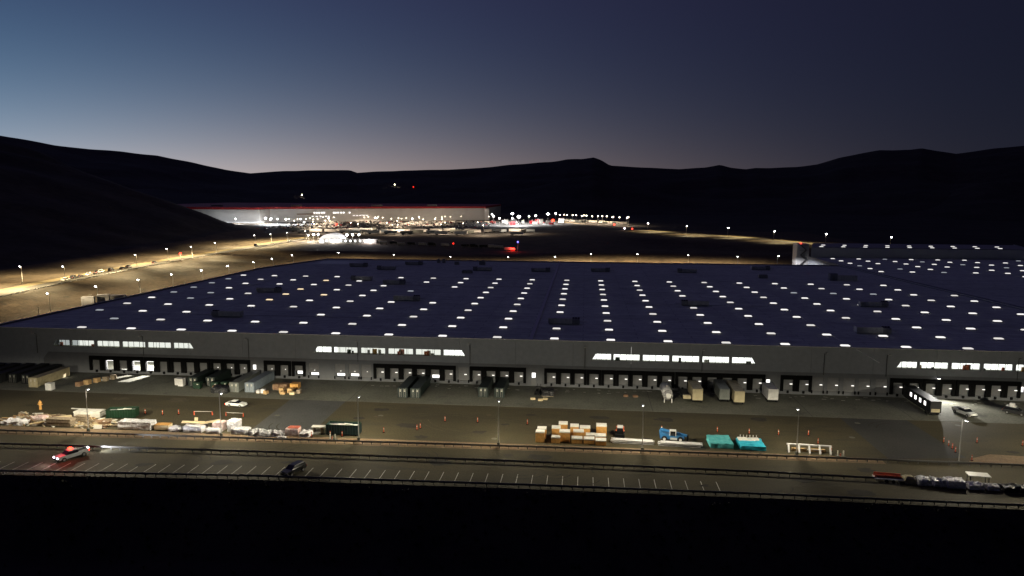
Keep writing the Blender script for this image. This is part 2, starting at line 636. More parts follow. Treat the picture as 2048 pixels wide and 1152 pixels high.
xs = rng(-1400, -700, 60) + rng(-700, -400, 16) + rng(-400, -190, 4) + rng(-190, 200, 13) + rng(200, 700, 30) + rng(700, 1500, 80) + [1500]
ys = rng(-60, 85, 12) + rng(85, 106, 3) + rng(106, 126, 0.8) + rng(126, 470, 9) + rng(470, 580, 4) + rng(580, 960, 12) + rng(960, 1700, 40) + [1700]
mb = MB()
nx = len(xs)
for y in ys:
    for x in xs:
        mb.v.append((x, y, tz(x, y) - 0.03))
for j in range(len(ys) - 1):
    for i in range(nx - 1):
        k = j * nx + i
        mb.f.append((k, k + 1, k + nx + 1, k + nx))
        cx, cy_ = (xs[i] + xs[i + 1]) / 2, (ys[j] + ys[j + 1]) / 2
        d = lerp_table(FOOT, cy_) - cx
        mb.mi.append(1 if (cy_ < lerp_table(EDGE, cx) + 0.5 or d > 22 or (cy_ > 900 and cx > -60) or cx > 260) else 0)  # slope and upper hill coloured darker to stand for unlit ground
gr = mb.build("ground", ['soil', 'dark_scrub'], None, True)
struct(gr)

# far hills: rings of ridges, crest heights read along the skyline
SKY = [(-1500, 190), (-400, 235), (-200, 250), (0, 270), (60, 280), (130, 293), (200, 301), (260, 305), (330, 313), (400, 327), (460, 340), (510, 347), (580, 343), (650, 341), (706, 341),
       (720, 346), (780, 343), (850, 341), (900, 340), (960, 337), (1020, 331), (1060, 328), (1100, 325), (1130, 320), (1160, 320), (1183, 316), (1197, 321), (1215, 332),
       (1260, 335), (1300, 337), (1350, 339), (1400, 336), (1430, 331), (1450, 336), (1480, 340), (1500, 337), (1530, 337), (1580, 335), (1620, 330), (1660, 318), (1700, 310),
       (1740, 303), (1800, 302), (1822, 299), (1850, 304), (1890, 309), (1930, 304), (1960, 300), (2000, 296), (2048, 293), (2300, 270), (3500, 250)]


def ridge(name, rad_in, rad, rad_out, lo, hi, drop, seed, crestfn=None):
    mbr = MB()
    cols = []
    px = lo
    while px <= hi:
        t = (px - 1024) / 1448.5
        az = math.atan2(0.99495848 * t - 0.0988, 0.1002 * t + 0.9864)
        hor = 384.2 + (px - 1024) * 0.00408
        crest = (hor - lerp_table(SKY, px)) / 1448.5 / math.sqrt(1 + t * t) * rad + 52.1
        if crestfn:
            crest = crestfn(px, crest)
        cols.append((az, crest - drop))
        px += 6
    rr = [rad_in + (rad - rad_in) * (i / 26) for i in range(27)] + [rad + (rad_out - rad) * (i / 8) for i in range(1, 9)]
    for r in rr:
        for az, crest in cols:
            x, y = r * math.sin(az), r * math.cos(az)
            if r <= rad:
                u = (r - rad_in) / (rad - rad_in)
                z = 3 + (crest - 3) * (u ** 1.25)
                damp = 4 * u * (1 - u)
            else:
                u = (r - rad) / (rad_out - rad)
                z = crest * (1 - u) ** 1.3 + 3
                damp = u
            z += damp * crest * 0.16 * (nz(x, y, 0.0016, seed) + 0.5 * nz(x, y, 0.005, seed)) + 0.012 * crest * nz(x, y, 0.012, seed)
            mbr.v.append((x, y, z))
    n = len(cols)
    for j in range(len(rr) - 1):
        for i in range(n - 1):
            k = j * n + i
            mbr.f.append((k, k + 1, k + n + 1, k + n))
            mbr.mi.append(0)
    return struct(mbr.build(name, 'dark_scrub', None, True))


ridge("hills", 1650, 3400, 5200, -900, 2900, 0, 3.1)
ridge("foothills", 1500, 2100, 2700, -500, 2600, 0, 9.7, lambda px, c: c * (0.38 + 0.2 * math.sin(px * 0.006 + 1) + 0.1 * math.sin(px * 0.017)))


# ------------------------------------------------------------------ flat ground sheets
def sheet(name, pts, z, m, parent=None):
    o = MB().poly([(x, y, z) for x, y in pts]).build(name, m, parent)
    return o


yard = struct(sheet("asphalt_yard", [(-228, 128), (330, 128), (330, 171), (-228, 171)], 0.02, 'asphalt'))
apron = struct(MB().box(-172, 152, 171, 191, -0.3, 0.05).build("concrete_apron", 'concrete'))
struct(sheet("side_yard", [(-224, 171), (-172, 171), (-172, 480), (-196, 480)], 0.02, 'asphalt'))
struct(sheet("rear_yard", [(-170, 414), (330, 414), (330, 500), (-170, 478)], 0.02, 'asphalt'))
struct(sheet("asphalt_patch", [(-73.2, 170.9), (-58.8, 170.9), (-58.5, 146.8), (-72.4, 146.8)], 0.026, 'patch_grey'))
struct(sheet("asphalt_patch", [(60.1, 170.9), (75.0, 170.9), (76.3, 146.8), (60.6, 144.6)], 0.026, 'new_asphalt'))
struct(sheet("dirt_strip", [(-190, 136.6), (-125, 138.6), (-69, 139.8), (-14, 141.2), (35, 141.5), (59, 141.6), (59, 144.6), (30, 145.2), (-70, 144.4), (-190, 143)], 0.030, 'dirt'))
struct(sheet("dirt_strip", [(75, 143.5), (150, 143.8), (150, 150), (96, 148.5), (82, 149.5), (77, 146.5)], 0.030, 'dirt'))

# joints cut in the apron: slabs between them
for i, (x0, x1) in enumerate(((-141, -118), (-118, -95), (-95, -58.5), (-58.5, -20), (-20, 17), (17, 54), (54, 77), (77, 110))):
    j_ = MB().box(x1 - 0.06, x1 + 0.06, 171.02, 190.6, 0.05, 0.054).build("apron_joint", 'new_asphalt', apron)

# parking lot and its bay lines
lot = struct(sheet("parking_lot", [(-150, 115.4), (-107, 117.8), (-60, 120.7), (-12, 122.0), (31, 122.6), (120, 122.6), (120, 141.5), (-150, 137.5)], 0.026, 'asphalt'))
PKY = [(-140, 117.2), (-107, 119.0), (-60, 122.0), (-12, 123.3), (31, 123.9), (60, 124.0)]
for k in range(60):
    x = -128.4 + 2.78 * k
    if x > 24.5:
        break
    y0 = lerp_table(PKY, x)
    MB().box(x - 0.055, x + 0.055, y0, y0 + 5.2, 0.026, 0.031).build("parking_line", 'paint', lot)


# ------------------------------------------------------------------ left hillside road
def road_strip(name, path, w0, w1, dz, m, parent=None):
    mbr = MB()
    n = len(path)
    for i, (x, y) in enumerate(path):
        a = Vector(path[max(0, i - 1)])
        b = Vector(path[min(n - 1, i + 1)])
        t = (b - a).normalized()
        nn = Vector((t.y, -t.x))
        for wv in (w0, (w0 + w1) / 2, w1):
            p = Vector((x, y)) + nn * wv
            mbr.v.append((p.x, p.y, max(tz(p.x, p.y), tz(x, y)) + dz))
    for i in range(n - 1):
        for c in range(2):
            k = i * 3 + c
            mbr.f.append((k, k + 1, k + 4, k + 3))
            mbr.mi.append(0)
    return mbr.build(name, m, parent)


path = [(lerp_table(ROADX, y), y) for y in range(200, 740, 12)]
hr = struct(road_strip("access_road", path, -1.0, -10.5, 0.10, 'road'))
struct(road_strip("road_shoulder", path, -10.5, -17.5, 0.07, 'shoulder'))
road_strip("edge_line", path, -1.5, -1.65, 0.115, 'paint', hr)
RR = [(-75, 1230), (-56, 1176), (20, 985), (56, 918), (78, 884), (126, 820), (168, 765), (198, 700), (232, 655), (280, 600)]
RRp = []
for (a, b) in zip(RR, RR[1:]):
    for i in range(6):
        RRp.append((a[0] + (b[0] - a[0]) * i / 6, a[1] + (b[1] - a[1]) * i / 6))
struct(road_strip("valley_road", RRp, -5, 5, 0.15, 'road'))
struct(road_strip("valley_shoulder", RRp, -5, -15, 0.12, 'shoulder'))

# tyre arcs, oil stains and pale dust left on the paving
def arc_mark(parent, x, y, r, a0, a1, wd, z, m):
    mk = MB()
    n_ = 14
    for i in range(n_ + 1):
        a = a0 + (a1 - a0) * i / n_
        for rr in (r - wd / 2, r + wd / 2):
            mk.v.append((x + rr * math.cos(a), y + rr * math.sin(a) * 0.8, z))
    for i in range(n_):
        mk.f.append((2 * i, 2 * i + 1, 2 * i + 3, 2 * i + 2))
        mk.mi.append(0)
    return mk.build("tyre_mark", m, parent)


M['rubber_mark'] = mat("rubber_mark", (0.034, 0.030, 0.021), 0.9, 0.3, 1.5)
M['dust_mark'] = mat("dust_mark", (0.075, 0.062, 0.038), 0.95, 0.3, 0.8)
M['oil_stain'] = mat("oil_stain", (0.03, 0.027, 0.02), 0.9, 0.3, 0.8)
rs = random.Random(41)
for q in range(26):
    big = q % 3 == 0
    par, x, y = (lot, rs.uniform(-100, 60), rs.uniform(127.5, 137)) if q % 2 else (yard, rs.uniform(-110, 95), rs.uniform(148, 166))
    a = rs.uniform(0, 6.28)
    r = rs.uniform(5, 14)
    if par is lot:
        r = rs.uniform(2.0, 4.5)
    m_ = 'dust_mark' if q % 4 == 0 else 'rubber_mark'
    for dw in (0, 1.7):
        arc_mark(par, x, y, r + dw, a, a + rs.uniform(0.6, 1.3), 0.24, 0.034 + q * 0.0004 + dw * 0.0002, m_)
for q in range(46):
    par, x, y = (yard, rs.uniform(-120, 100), rs.uniform(146, 169)) if q % 3 else (lot, rs.uniform(-110, 70), rs.uniform(124, 139))
    k_ = MB()
    R0 = rs.uniform(0.4, 1.9)
    pts = []
    for i in range(14):
        a = 2 * math.pi * i / 14
        rr = R0 * (0.65 + 0.5 * rs.random())
        pts.append((x + rr * math.cos(a) * rs.uniform(1.3, 1.8), y + rr * math.sin(a), 0.046 + q * 0.0002))
    k_.poly(pts).build("stain", 'dust_mark' if q % 4 == 0 else 'oil_stain', par)
# ------------------------------------------------------------------ the big warehouse
wh = thing("warehouse", "long pale grey warehouse with lit window strips and a row of dock doors", "warehouse", (0, 191, 0))
DOORS = [-138.9, -134.7, -130.6, -126.6, -122.5, -118.5, -114.4, -110.5, -106.6, -102.6, -98.6, -94.8, -86.8, -82.9, -78.7, -74.5, -67.0, -63.0, -59.5,
         -55.4, -51.5, -47.7, -44.0, -40.1, -36.3, -32.3, -28.6, -24.7, -21.0, -17.1, -8.3, -4.5, -0.8, 3.1, 7.0, 10.9, 14.6, 18.5, 22.3, 26.4,
         30.1, 34.0, 37.9, 41.7, 45.6, 53.4, 57.4, 60.9, 64.8, 68.8, 72.6, 76.8, 80.7, 84.7, 88.7, 92.7, 96.8, 100.7, 104.5, 108.4]
KIND = {-134.7: 'o', -126.6: 'o', -122.5: 'o', -130.6: 'd', -78.7: 'h', -74.5: 'l', -67.0: 'l', -63.0: 'l', -59.5: 'p', -40.1: 'h', -32.3: 'p',
        60.9: 'p', 64.8: 'p', 68.8: 'p', 72.6: 'p', 76.8: 'p'}


def wall_mesh(x0, x1, y0, y1, z0, z1, holes):
    m_ = MB()
    xsb = sorted({x0, x1, *[max(x0, min(x1, h[0])) for h in holes], *[max(x0, min(x1, h[1])) for h in holes]})
    for a, b in zip(xsb, xsb[1:]):
        if b - a < 1e-4:
            continue
        hs = sorted([(h[2], h[3]) for h in holes if h[0] < (a + b) / 2 < h[1]])
        zc = z0
        for c, d in hs:
            if c > zc:
                m_.box(a, b, y0, y1, zc, c)
            zc = max(zc, d)
        if zc < z1:
            m_.box(a, b, y0, y1, zc, z1)
    return m_


PERS = [-91.7, -13.1, 48.4, 110.8]
low_holes = []
for x in DOORS:
    k = KIND.get(x, 's')
    low_holes.append((x - 1.45, x + 1.45, 1.0, 4.7) if k in 'pl' else (x - 1.22, x + 1.22, 1.2, 4.0))
for x in PERS:
    low_holes.append((x - 0.5, x + 0.5, 2.35, 3.75))
# all part coordinates below are relative to the warehouse base line y = 191
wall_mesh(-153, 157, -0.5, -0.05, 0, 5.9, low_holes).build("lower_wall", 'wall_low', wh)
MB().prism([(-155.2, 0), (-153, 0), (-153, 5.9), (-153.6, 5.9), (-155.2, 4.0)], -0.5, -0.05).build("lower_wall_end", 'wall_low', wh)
STRIPS = [-152.0, -74.4, 2.4, 80.1]
PANES = [(0.0, 5.1), (5.8, 12.6), (13.5, 20.3), (21.2, 28.1), (28.9, 35.8), (36.6, 42.7)]
up_holes = [(s + a, s + b, 7.6, 9.5) for s in STRIPS for a, b in PANES]
# upper wall in tilt-up panels about 15.4 m wide with open joints between
xb = [-172 + 15.4 * i for i in range(22)] + [157]
for a, b in zip(xb, xb[1:]):
    hs = [h for h in up_holes if h[1] > a and h[0] < b]
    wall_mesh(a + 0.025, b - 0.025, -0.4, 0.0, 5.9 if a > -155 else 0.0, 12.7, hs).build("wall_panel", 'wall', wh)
WL = {0: ['lit_dim', 'lit_soft', 'lit_soft', 'lit_soft', 'lit_soft', 'lit_soft'], 1: ['lit_bright', 'lit_soft', 'lit_soft', 'lit_soft', 'lit_soft', 'lit_bright'],
      2: ['lit_bright'] * 6, 3: ['lit_bright'] * 6}
for n_ in ('lit_bright', 'lit_soft', 'lit_dim'):
    M[n_].cycles.emission_sampling = 'AUTO'
CL = ['card', 'red_board', 'dump_green', 'box_white', 'hvac', 'ply', 'box_grey', 'machine_orange']
for si, s in enumerate(STRIPS):
    for pi, (a, b) in enumerate(PANES):
        a0, b0 = s + a, s + b
        f = MB()
        f.box(a0, b0, -0.36, -0.28, 7.6, 7.68).box(a0, b0, -0.36, -0.28, 9.42, 9.5)
        for q in range(1, 4):
            xm = a0 + (b0 - a0) * q / 4
            f.box(xm - 0.05, xm + 0.05, -0.34, -0.28, 7.68, 9.42)
        wn = f.build("window", 'dark_metal', wh)
        MB().box(a0, b0, -0.25, -0.23, 7.6, 9.5).build("pane", 'glass', wn)
        # slanted ends of the strip
        if pi == 0:
            MB().prism([(a0 - 0.01, 7.6), (a0 + 1.15, 9.5), (a0 - 0.01, 9.5)], -0.402, -0.02).build("slanted_infill", 'wall', wn)
        if pi == 5:
            MB().prism([(b0 + 0.01, 7.6), (b0 + 0.01, 9.5), (b0 - 1.15, 9.5)], -0.402, -0.02).build("slanted_infill", 'wall', wn)
        # the room behind: rear wall glowing in place of room lamps, floor and what stands in it
        room = MB().box(a0 - 0.6, b0 + 0.6, 3.0, 3.1, 6.2, 10.8).build("glowing_room_wall", WL[si][pi], wh)
        dens = {0: 1 if pi < 2 else 0, 1: 3 if pi not in (0, 5) else 0, 2: 0 if pi in (0, 2) else 1, 3: 0 if pi == 0 else 2}[si]
        for q in range(dens):
            wdt = rnd.uniform(0.5, 1.5)
            xx = rnd.uniform(a0 + 0.4, b0 - 1.6)
            hh = rnd.uniform(0.5, 1.5)
            MB().box(xx, xx + wdt, 1.2 + q * 0.3, 1.45 + q * 0.3, 7.3, 7.3 + hh).build("stored_rack", CL[rnd.randrange(len(CL))], room)
        for q in range({0: 2, 1: 2, 2: 1, 3: 4}[si]):
            xx = rnd.uniform(a0 + 0.2, b0 - 0.2)
            MB().box(xx, xx + 0.06, 1.0, 1.06, 7.2, 9.6).build("rack_post", 'dark_metal', room)
MB().box(-171, 156, 0.2, 3.0, 7.1, 7.2).build("mezzanine_floor", 'concrete', wh)

# dock doors
for x in DOORS:
    k = KIND.get(x, 's')
    sealed = k in 'sohd'
    hw, zb, zt = (1.22, 1.2, 4.0) if sealed else (1.45, 1.0, 4.7)
    d = MB()
    if k == 'o':
        d.box(x - hw, x - hw + 0.08, -0.3, -0.2, zb, zt).box(x + hw - 0.08, x + hw, -0.3, -0.2, zb, zt)
    else:
        z0 = {'h': 2.35, 'l': 2.0, 'd': 1.42}.get(k, zb)
        nsec = 5
        for q in range(nsec):
            za, zc = z0 + (zt - z0) * q / nsec, z0 + (zt - z0) * (q + 1) / nsec
            d.box(x - hw, x + hw, -0.3 - 0.02 * (q % 2), -0.2, za + 0.012, zc - 0.012)
        d.box(x - hw, x + hw, -0.2, -0.15, z0, zt)
    dr = d.build("dock_door", 'door', wh)
    if k in 'hld':
        MB().box(x - hw, x + hw, 1.4, 1.5, zb - 0.1, zt).build("lit_gap", 'lit_bright', dr)  # emissive plate in place of the bright hall under a raised door
    if sealed:
        MB().box(x - 1.93, x - hw, -1.05, -0.52, 0.9, 4.0).box(x + hw, x + 1.93, -1.05, -0.52, 0.9, 4.0).box(x - 1.93, x + 1.93, -1.05, -0.52, 4.0, 5.1).build("dock_seal", 'black', dr)
        MB().box(x - 0.25, x + 0.25, -0.9, -0.52, 0.35, 1.0).build("dock_leveller", 'black', dr)
    else:
        MB().box(x - 1.6, x - 1.3, -0.85, -0.52, 0.5, 1.25).box(x + 1.3, x + 1.6, -0.85, -0.52, 0.5, 1.25).build("bumper", 'black', dr)
    if k in 'spl' and x > -103:
        big = x > -57
        MB().box(x + 0.35, x + (1.0 if big else 0.6), -1.12, -0.98, 2.78, 2.98 if big else 2.92).build("dock_light", 'lamp_dock', dr)
for x in PERS:
    f = MB().box(x - 0.62, x + 0.62, -0.56, -0.5, 0.3, 2.35).build("personnel_door", 'door', wh)
    MB().box(x - 0.5, x + 0.5, -0.2, -0.1, 2.35, 3.75).build("lit_transom", 'lit_bright', f)

# wheel guides and chocks painted or left on the apron before the docks
for x in DOORS:
    if x < -70 or (-67.5 < x < -59):
        continue
    for q in range(2):
        xx, yy = x + rnd.uniform(-1.6, 1.6), 191 - rnd.uniform(1.8, 5.6)
        MB().cbox(xx, yy, 0.055, rnd.uniform(0.5, 1.2), rnd.uniform(0.12, 0.3), 0.01, rz=rnd.uniform(-0.2, 0.2)).build("guide_mark", 'paint', apron)

# unlit goose-neck wall lamps on their conduits
for x in (-156.9, -124.4, -93.2, -61.8, -30.5, 0.6, 31.3, 62.2, 77.7, 109.4):
    m_ = MB().cyl((x, -0.55, 5.4), (x, -0.55, 11.0), 0.07, 0.07, 6)
    m_.cyl((x, -0.55, 11.0), (x, -1.7, 11.5), 0.06, 0.06, 6).cyl((x, -0.42, 10.2), (x, -0.55, 10.2), 0.05, 0.05, 6)
    wl = m_.build("wall_lamp", 'dark_metal', wh)
    MB().cbox(x, -1.9, 11.42, 0.5, 0.7, 0.2).build("lamp_head", 'hvac_dark', wl)

# roof deck, parapets, other walls
ROOF = [(-172, 0.0), (157, 0.0), (140, 223), (-151, 223), (-166.5, 167)]
rm = MB()
k0 = len(ROOF)
rm.v = [(x, y + (0.02 if y == 0 else 0), 12.3) for x, y in ROOF] + [(x, y + (0.02 if y == 0 else 0), 12.0) for x, y in ROOF]
rm.f = [tuple(range(k0)), tuple(reversed(range(k0, 2 * k0)))] + [(i, (i + 1) % k0, k0 + (i + 1) % k0, k0 + i) for i in range(k0)]
rm.mi = [0] * len(rm.f)
roof = rm.build("roof", 'roof', wh)


def edge_wall(p, q, t, z0, z1, name, m, parent, cap=None):
    a, b = Vector((*p, 0)), Vector((*q, 0))
    L = (b - a).length
    ang = math.atan2(b.y - a.y, b.x - a.x)
    T = Matrix.Translation(a) @ Matrix.Rotation(ang, 4, 'Z')
    return MB().box(0, L, -t, t, z0, z1, 0, T).build(name, m, parent)


for a, b in zip(ROOF[1:], ROOF[2:] + ROOF[:1]):
    edge_wall(a, b, 0.2, 0, 12.7, "side_wall", 'wall', wh)
    edge_wall(a, b, 0.3, 12.7, 12.85, "parapet_cap", 'hvac', wh)
MB().box(-172.2, 157.2, -0.5, 0.1, 12.7, 12.82).build("parapet_cap", 'hvac', wh)
MB().box(-171.5, 140, 1, 222, -0.2, 0.06).build("floor_slab", 'concrete', wh)
MB().box(-14.6, -13.6, 0.2, 222.5, 12.3, 12.6).build("roof_joint", 'white_steel', roof)
for y in (38.5, 143):
    MB().box(-168, 150 - y * 0.05, y - 0.12, y + 0.12, 12.3, 12.36).build("roof_seam", 'hvac', roof)
MB().box(-150, -128, 196, 212, 12.3, 12.33).build("roof_patch", 'film', roof)
for (x, y, dx, dy) in ((-98, 30, 60, 0.12), (-60, 112, 70, 0.12), (40, 70, 50, 0.1), (-140, 95, 0.12, 70), (70, 30, 0.12, 90), (-100, 175, 0.12, 40)):
    MB().box(x - dx / 2, x + dx / 2, y - dy / 2 - 0.05, y + dy / 2 + 0.05, 12.3, 12.42).build("roof_pipe", 'hvac', roof)


def skylight_mesh(name, m):
    a, b, h, z = 1.14, 0.54, 0.37, 0.14
    mb_ = MB()
    lay = [(a, b, z), (a * 0.97, b * 0.92, z + h * 0.55), (a * 0.8, b * 0.62, z + h * 0.9), (a * 0.55, b * 0.3, z + h)]
    for (p, q, zz) in lay:
        mb_.v += [(-p, -q, zz), (p, -q, zz), (p, q, zz), (-p, q, zz)]
    for l in range(3):
        for i in range(4):
            j = (i + 1) % 4
            mb_.f.append((l * 4 + i, l * 4 + j, l * 4 + 4 + j, l * 4 + 4 + i))
    mb_.f.append((12, 13, 14, 15))
    mb_.mi = [0] * len(mb_.f)
    return mb_.mesh(name, m)


SKM = {k: skylight_mesh("skylight_" + k, m) for k, m in dict(on='skylight', soft='skylight_soft', dim='skylight_dim', warm='skylight_warm').items()}
CURB = MB().box(-1.32, 1.32, -0.75, 0.75, 0, 0.16).mesh("skylight_curb", 'dark_metal')


def add_skylight(parent, x, y, z, kind):
    o = link("skylight", SKM[kind], parent)
    o.location = (x, y, z)
    link("curb", CURB, o)
    return o


SKIP = {(9, 2), (15, 2), (3, 2), (6, 6), (6, 5), (5, 7)}
DIM = {(-1, 2), (-1, 5), (-1, 6), (-1, 7), (-1, 8), (0, 4), (0, 5), (0, 1), (16, 7), (15, 7), (17, 7), (5, 6)}
WARM = {(2, 4), (2, 5), (2, 6), (2, 8), (3, 5)}
for j in range(10):
    for i in range(-1, 21):
        if (i == -1 and j < 2) or (i, j) in SKIP:
            continue
        x = (i - 9.54 + (0.03 if i >= 9 else 0)) * 15.24
        y = 3.15 + 14.71 * j
        if x > 157 - 17 * y / 223 - 4 or x < -170 + 3:
            continue
        add_skylight(roof, x, y, 12.3, 'dim' if (i, j) in DIM else 'warm' if (i, j) in WARM else 'soft' if (i * 5 + j * 3) % 4 == 0 else 'on')

# a lamp hanging inside behind the open docks throws light out on the apron
hl = thing("hall_lamp", "ceiling lamp hanging inside the warehouse behind the open dock doors", "lamp", (-119, 201, 8.6))
MB().cyl((0, 0, 0), (0, 0, 3.4), 0.03, 0.03, 6).build("drop_rod", 'dark_metal', hl)
MB().cyl((0, 0, -0.1), (0, 0, 0.25), 0.45, 0.2, 12).build("shade", 'pole', hl)
spot(hl, (0, -0.2, -0.3), (-0.6, -1, -0.42), 170000, 120, 0.3, (1, 0.95, 0.9), 0.12)
MB().box(-146, -116, 14, 14.1, 0.06, 8).build("hall_glow_panel", 'lit_bright', wh)  # added emissive panel, makes the hall look bright through the open docks
bpy.data.materials["lit_bright"].cycles.emission_sampling = 'AUTO'

# roof-top machinery
HV = [(-124.5, 274, "among the dim skylights towards the hillside end of the roof"), (-113, 218, "above the partly dark window strip close to the front edge"), (-65, 259, "mid roof between the warm skylights and the roof joint"), (-6, 218, "close to the front edge right beside the roof joint"),
      (39.5, 260, "mid roof above the second bright window strip"), (82.5, 214, "close to the front edge above the dark docked trailer"), (102, 265.5, "mid roof towards the annex parapet"), (-100, 317, "behind the warm skylights, farther from the roof joint"), (-82, 305, "behind the warm skylights, nearer the roof joint"),
      (-120, 375, ""), (-51.5, 364, ""), (-22, 363.5, ""), (8, 367.5, ""), (51.5, 369, ""), (91.5, 388, ""), (-93, 388, ""), (-101, 362, "")]
RL = "long air handling unit on the unlit strip along the roof's rear edge"
hv0 = thing("rooftop_unit", "grey air handling unit " + HV[0][2], "rooftop unit", (0, 0, 0), 0, "air handling units on the warehouse roof")
MB().box(-4.6, 2.6, -1.3, 1.3, 0.35, 1.95).build("casing", 'hvac', hv0)
MB().box(2.65, 4.9, -1.2, 1.2, 0.35, 1.75).build("fan_section", 'hvac_dark', hv0)
lv = MB()
for q in range(7):
    lv.box(-4.5, -2.8, -1.36, -1.3, 0.5 + q * 0.19, 0.58 + q * 0.19)
lv.build("louvre", 'hvac_dark', hv0)
MB().box(-4.3, 4.7, -1.0, 1.0, 0, 0.35).build("curb", 'hvac_dark', hv0)
for q in range(3):
    MB().cyl((3.0 + q * 0.8, 0.2, 1.75), (3.0 + q * 0.8, 0.2, 2.05), 0.34, 0.34, 10).build("fan_cowl", 'black', hv0)
MB().cyl((4.9, 0.4, 0.7), (7.2, 0.4, 0.7), 0.12, 0.12, 6).build("pipe", 'hvac', hv0)
for i, (x, y, lb) in enumerate(HV):
    if i == 0:
        hv0.location = (x, y, 12.3)
    else:
        copy_tree(hv0, (x, y, 12.3), math.pi if i % 3 == 1 else 0, "grey air handling unit " + lb if lb else RL, "air handling units on the warehouse roof" if lb else "air handling units along the rear roof edge")
for i, (x, y, sx, sz) in enumerate(((-70, 393, 1.2, 1.4), (-57.5, 352, 2.6, 1.3), (-82, 402, 0.8, 2.0), (-79, 402, 0.8, 2.0), (-56, 394, 1.6, 2.2), (84, 350, 2.0, 1.5))):
    o = MB().box(-sx, sx, -1, 1, 0, sz).box(-sx * 0.8, sx * 0.8, -0.8, 0.8, sz, sz + 0.25).build("exhaust_box", 'hvac_dark')
    o.location = (x, y, 12.3)
    tag(o, "small dark exhaust box low on the warehouse roof near its rear edge", "exhaust box", "exhaust boxes on the warehouse roof")
ph = thing("roof_penthouse", "grey stair penthouse with a pale end wall on the warehouse roof", "penthouse", (118, 345, 12.3))
MB().box(-5.5, -2.2, -1.5, 1.5, 0, 3.3).build("stair_head", 'wall', ph)
MB().box(-2.2, 6.5, -1.4, 1.4, 0, 2.6).build("duct_housing", 'hvac', ph)
MB().box(-4.4, -3.4, -1.55, -1.5, 0.1, 2.1).build("door", 'door', ph)

# ------------------------------------------------------------------ annex with its own roof, tall block behind it
an = thing("annex_building", "flat grey annex roofed with skylights beside the long warehouse", "warehouse", (0, 191, 0))
A = [(157.8, 0), (300, 0), (300, 277), (139.3, 277), (140.8, 223)]
m_ = MB()
m_.v = [(x, y, 12.3) for x, y in A] + [(x, y, 0) for x, y in A]
m_.f = [(0, 1, 2, 3, 4)] + [(i, (i + 1) % 5, 5 + (i + 1) % 5, 5 + i) for i in range(5)]
m_.mi = [0] * 6
m_.build("shell", 'wall', an)
ar = MB().poly([(x, y, 12.304) for x, y in A]).build("roof", 'roof', an)
for a, b in ((A[4], A[0]), (A[3], A[4])):
    edge_wall(a, b, 0.35, 12.31, 13.1, "parapet", 'wall', an)
for j in range(9):
    for i in range(10):
        x, y = 151 + 15.24 * i, 150 + 14.7 * j
        if x > 157.8 - 17 * y / 223 + 6 and y < 272 and not (j < 3 and i < 4) and (i * 7 + j * 3) % 11:
            add_skylight(ar, x, y, 12.31, 'on' if (i + j) % 5 else 'dim')
tb_ = thing("tall_block", "taller dark grey block with lit roof lights rising behind the annex", "building", (0, 470, 0))
TBP = [(141.5, 0), (272, 0), (286, 46), (156, 46)]
m_ = MB()
m_.v = [(x, y, 0) for x, y in TBP] + [(x, y, 18.2) for x, y in TBP]
m_.f = [(i, (i + 1) % 4, 4 + (i + 1) % 4, 4 + i) for i in range(4)] + [(4, 5, 6, 7)]
m_.mi = [0] * 5
m_.build("wall", 'white_wall', tb_)
tr_ = MB().poly([(x, y, 18.21) for x, y in TBP]).build("roof", 'hvac_dark', tb_)
for a, b in ((TBP[0], TBP[1]), (TBP[1], TBP[2])):
    edge_wall(a, b, 0.25, 18.22, 18.6, "parapet", 'wall', tb_)
for i in range(9):
    for j in range(2):
        add_skylight(tr_, 150 + 13.4 * i + j * 5.5, 8 + 14 * j, 18.22, 'on')
for i in range(1, 8):
    MB().box(141.5 + 16.3 * i - 0.08, 141.5 + 16.3 * i + 0.08, -0.06, 0, 0, 18.2).build("wall_joint", 'hvac', tb_)
st = thing("stair_tower", "pale stair tower with zigzag outdoor stairs beside the tall block", "stair tower", (137.6, 474, 0))
MB().box(-3.7, 3.7, 0, 9, 0, 20.3).build("wall", 'white_wall', st)
for q in range(6):
    z0 = 1 + q * 3.1
    s = 1 if q % 2 else -1
    T = Matrix.Translation((0.2, -0.7, z0 + 1.5)) @ Matrix.Rotation(s * 0.72, 4, 'Y')
    MB().box(-2.1, 2.1, -0.5, 0.5, -0.12, 0.12, 0, T).build("stair_flight", 'dark_metal', st)
    MB().cbox(0.2 + s * 1.6, -0.7, z0 + 3.0, 1.3, 1.1, 0.12).build("landing", 'dark_metal', st)
    MB().box(-2.0, 2.4, -1.26, -1.2, z0 + 2.9, z0 + 3.0).build("handrail", 'dark_metal', st)
MB().ball((-1.2, 1, 20.7), 0.45).build("beacon", 'lamp_red', st, True)
# ------------------------------------------------------------------ street and yard lamps
def lamp_mesh_parts(h, arm, base=True, pm='pole'):
    p = {}
    p['pole'] = MB().cyl((0, 0, 0.5 if base else 0), (0, 0, h), 0.11, 0.07, 8).mesh("pole", pm)
    if base:
        p['concrete_base'] = MB().cyl((0, 0, -0.2), (0, 0, 0.55), 0.34, 0.32, 10).mesh("concrete_base", 'concrete')
    p['arm'] = MB().cyl((0, 0, h - 0.12), (0, arm, h), 0.05, 0.05, 6).mesh("arm", 'pole')
    p['housing'] = MB().box(-0.26, 0.26, arm - 0.35, arm + 0.45, h - 0.02, h + 0.12).mesh("housing", 'pole')
    return p


LP = {}


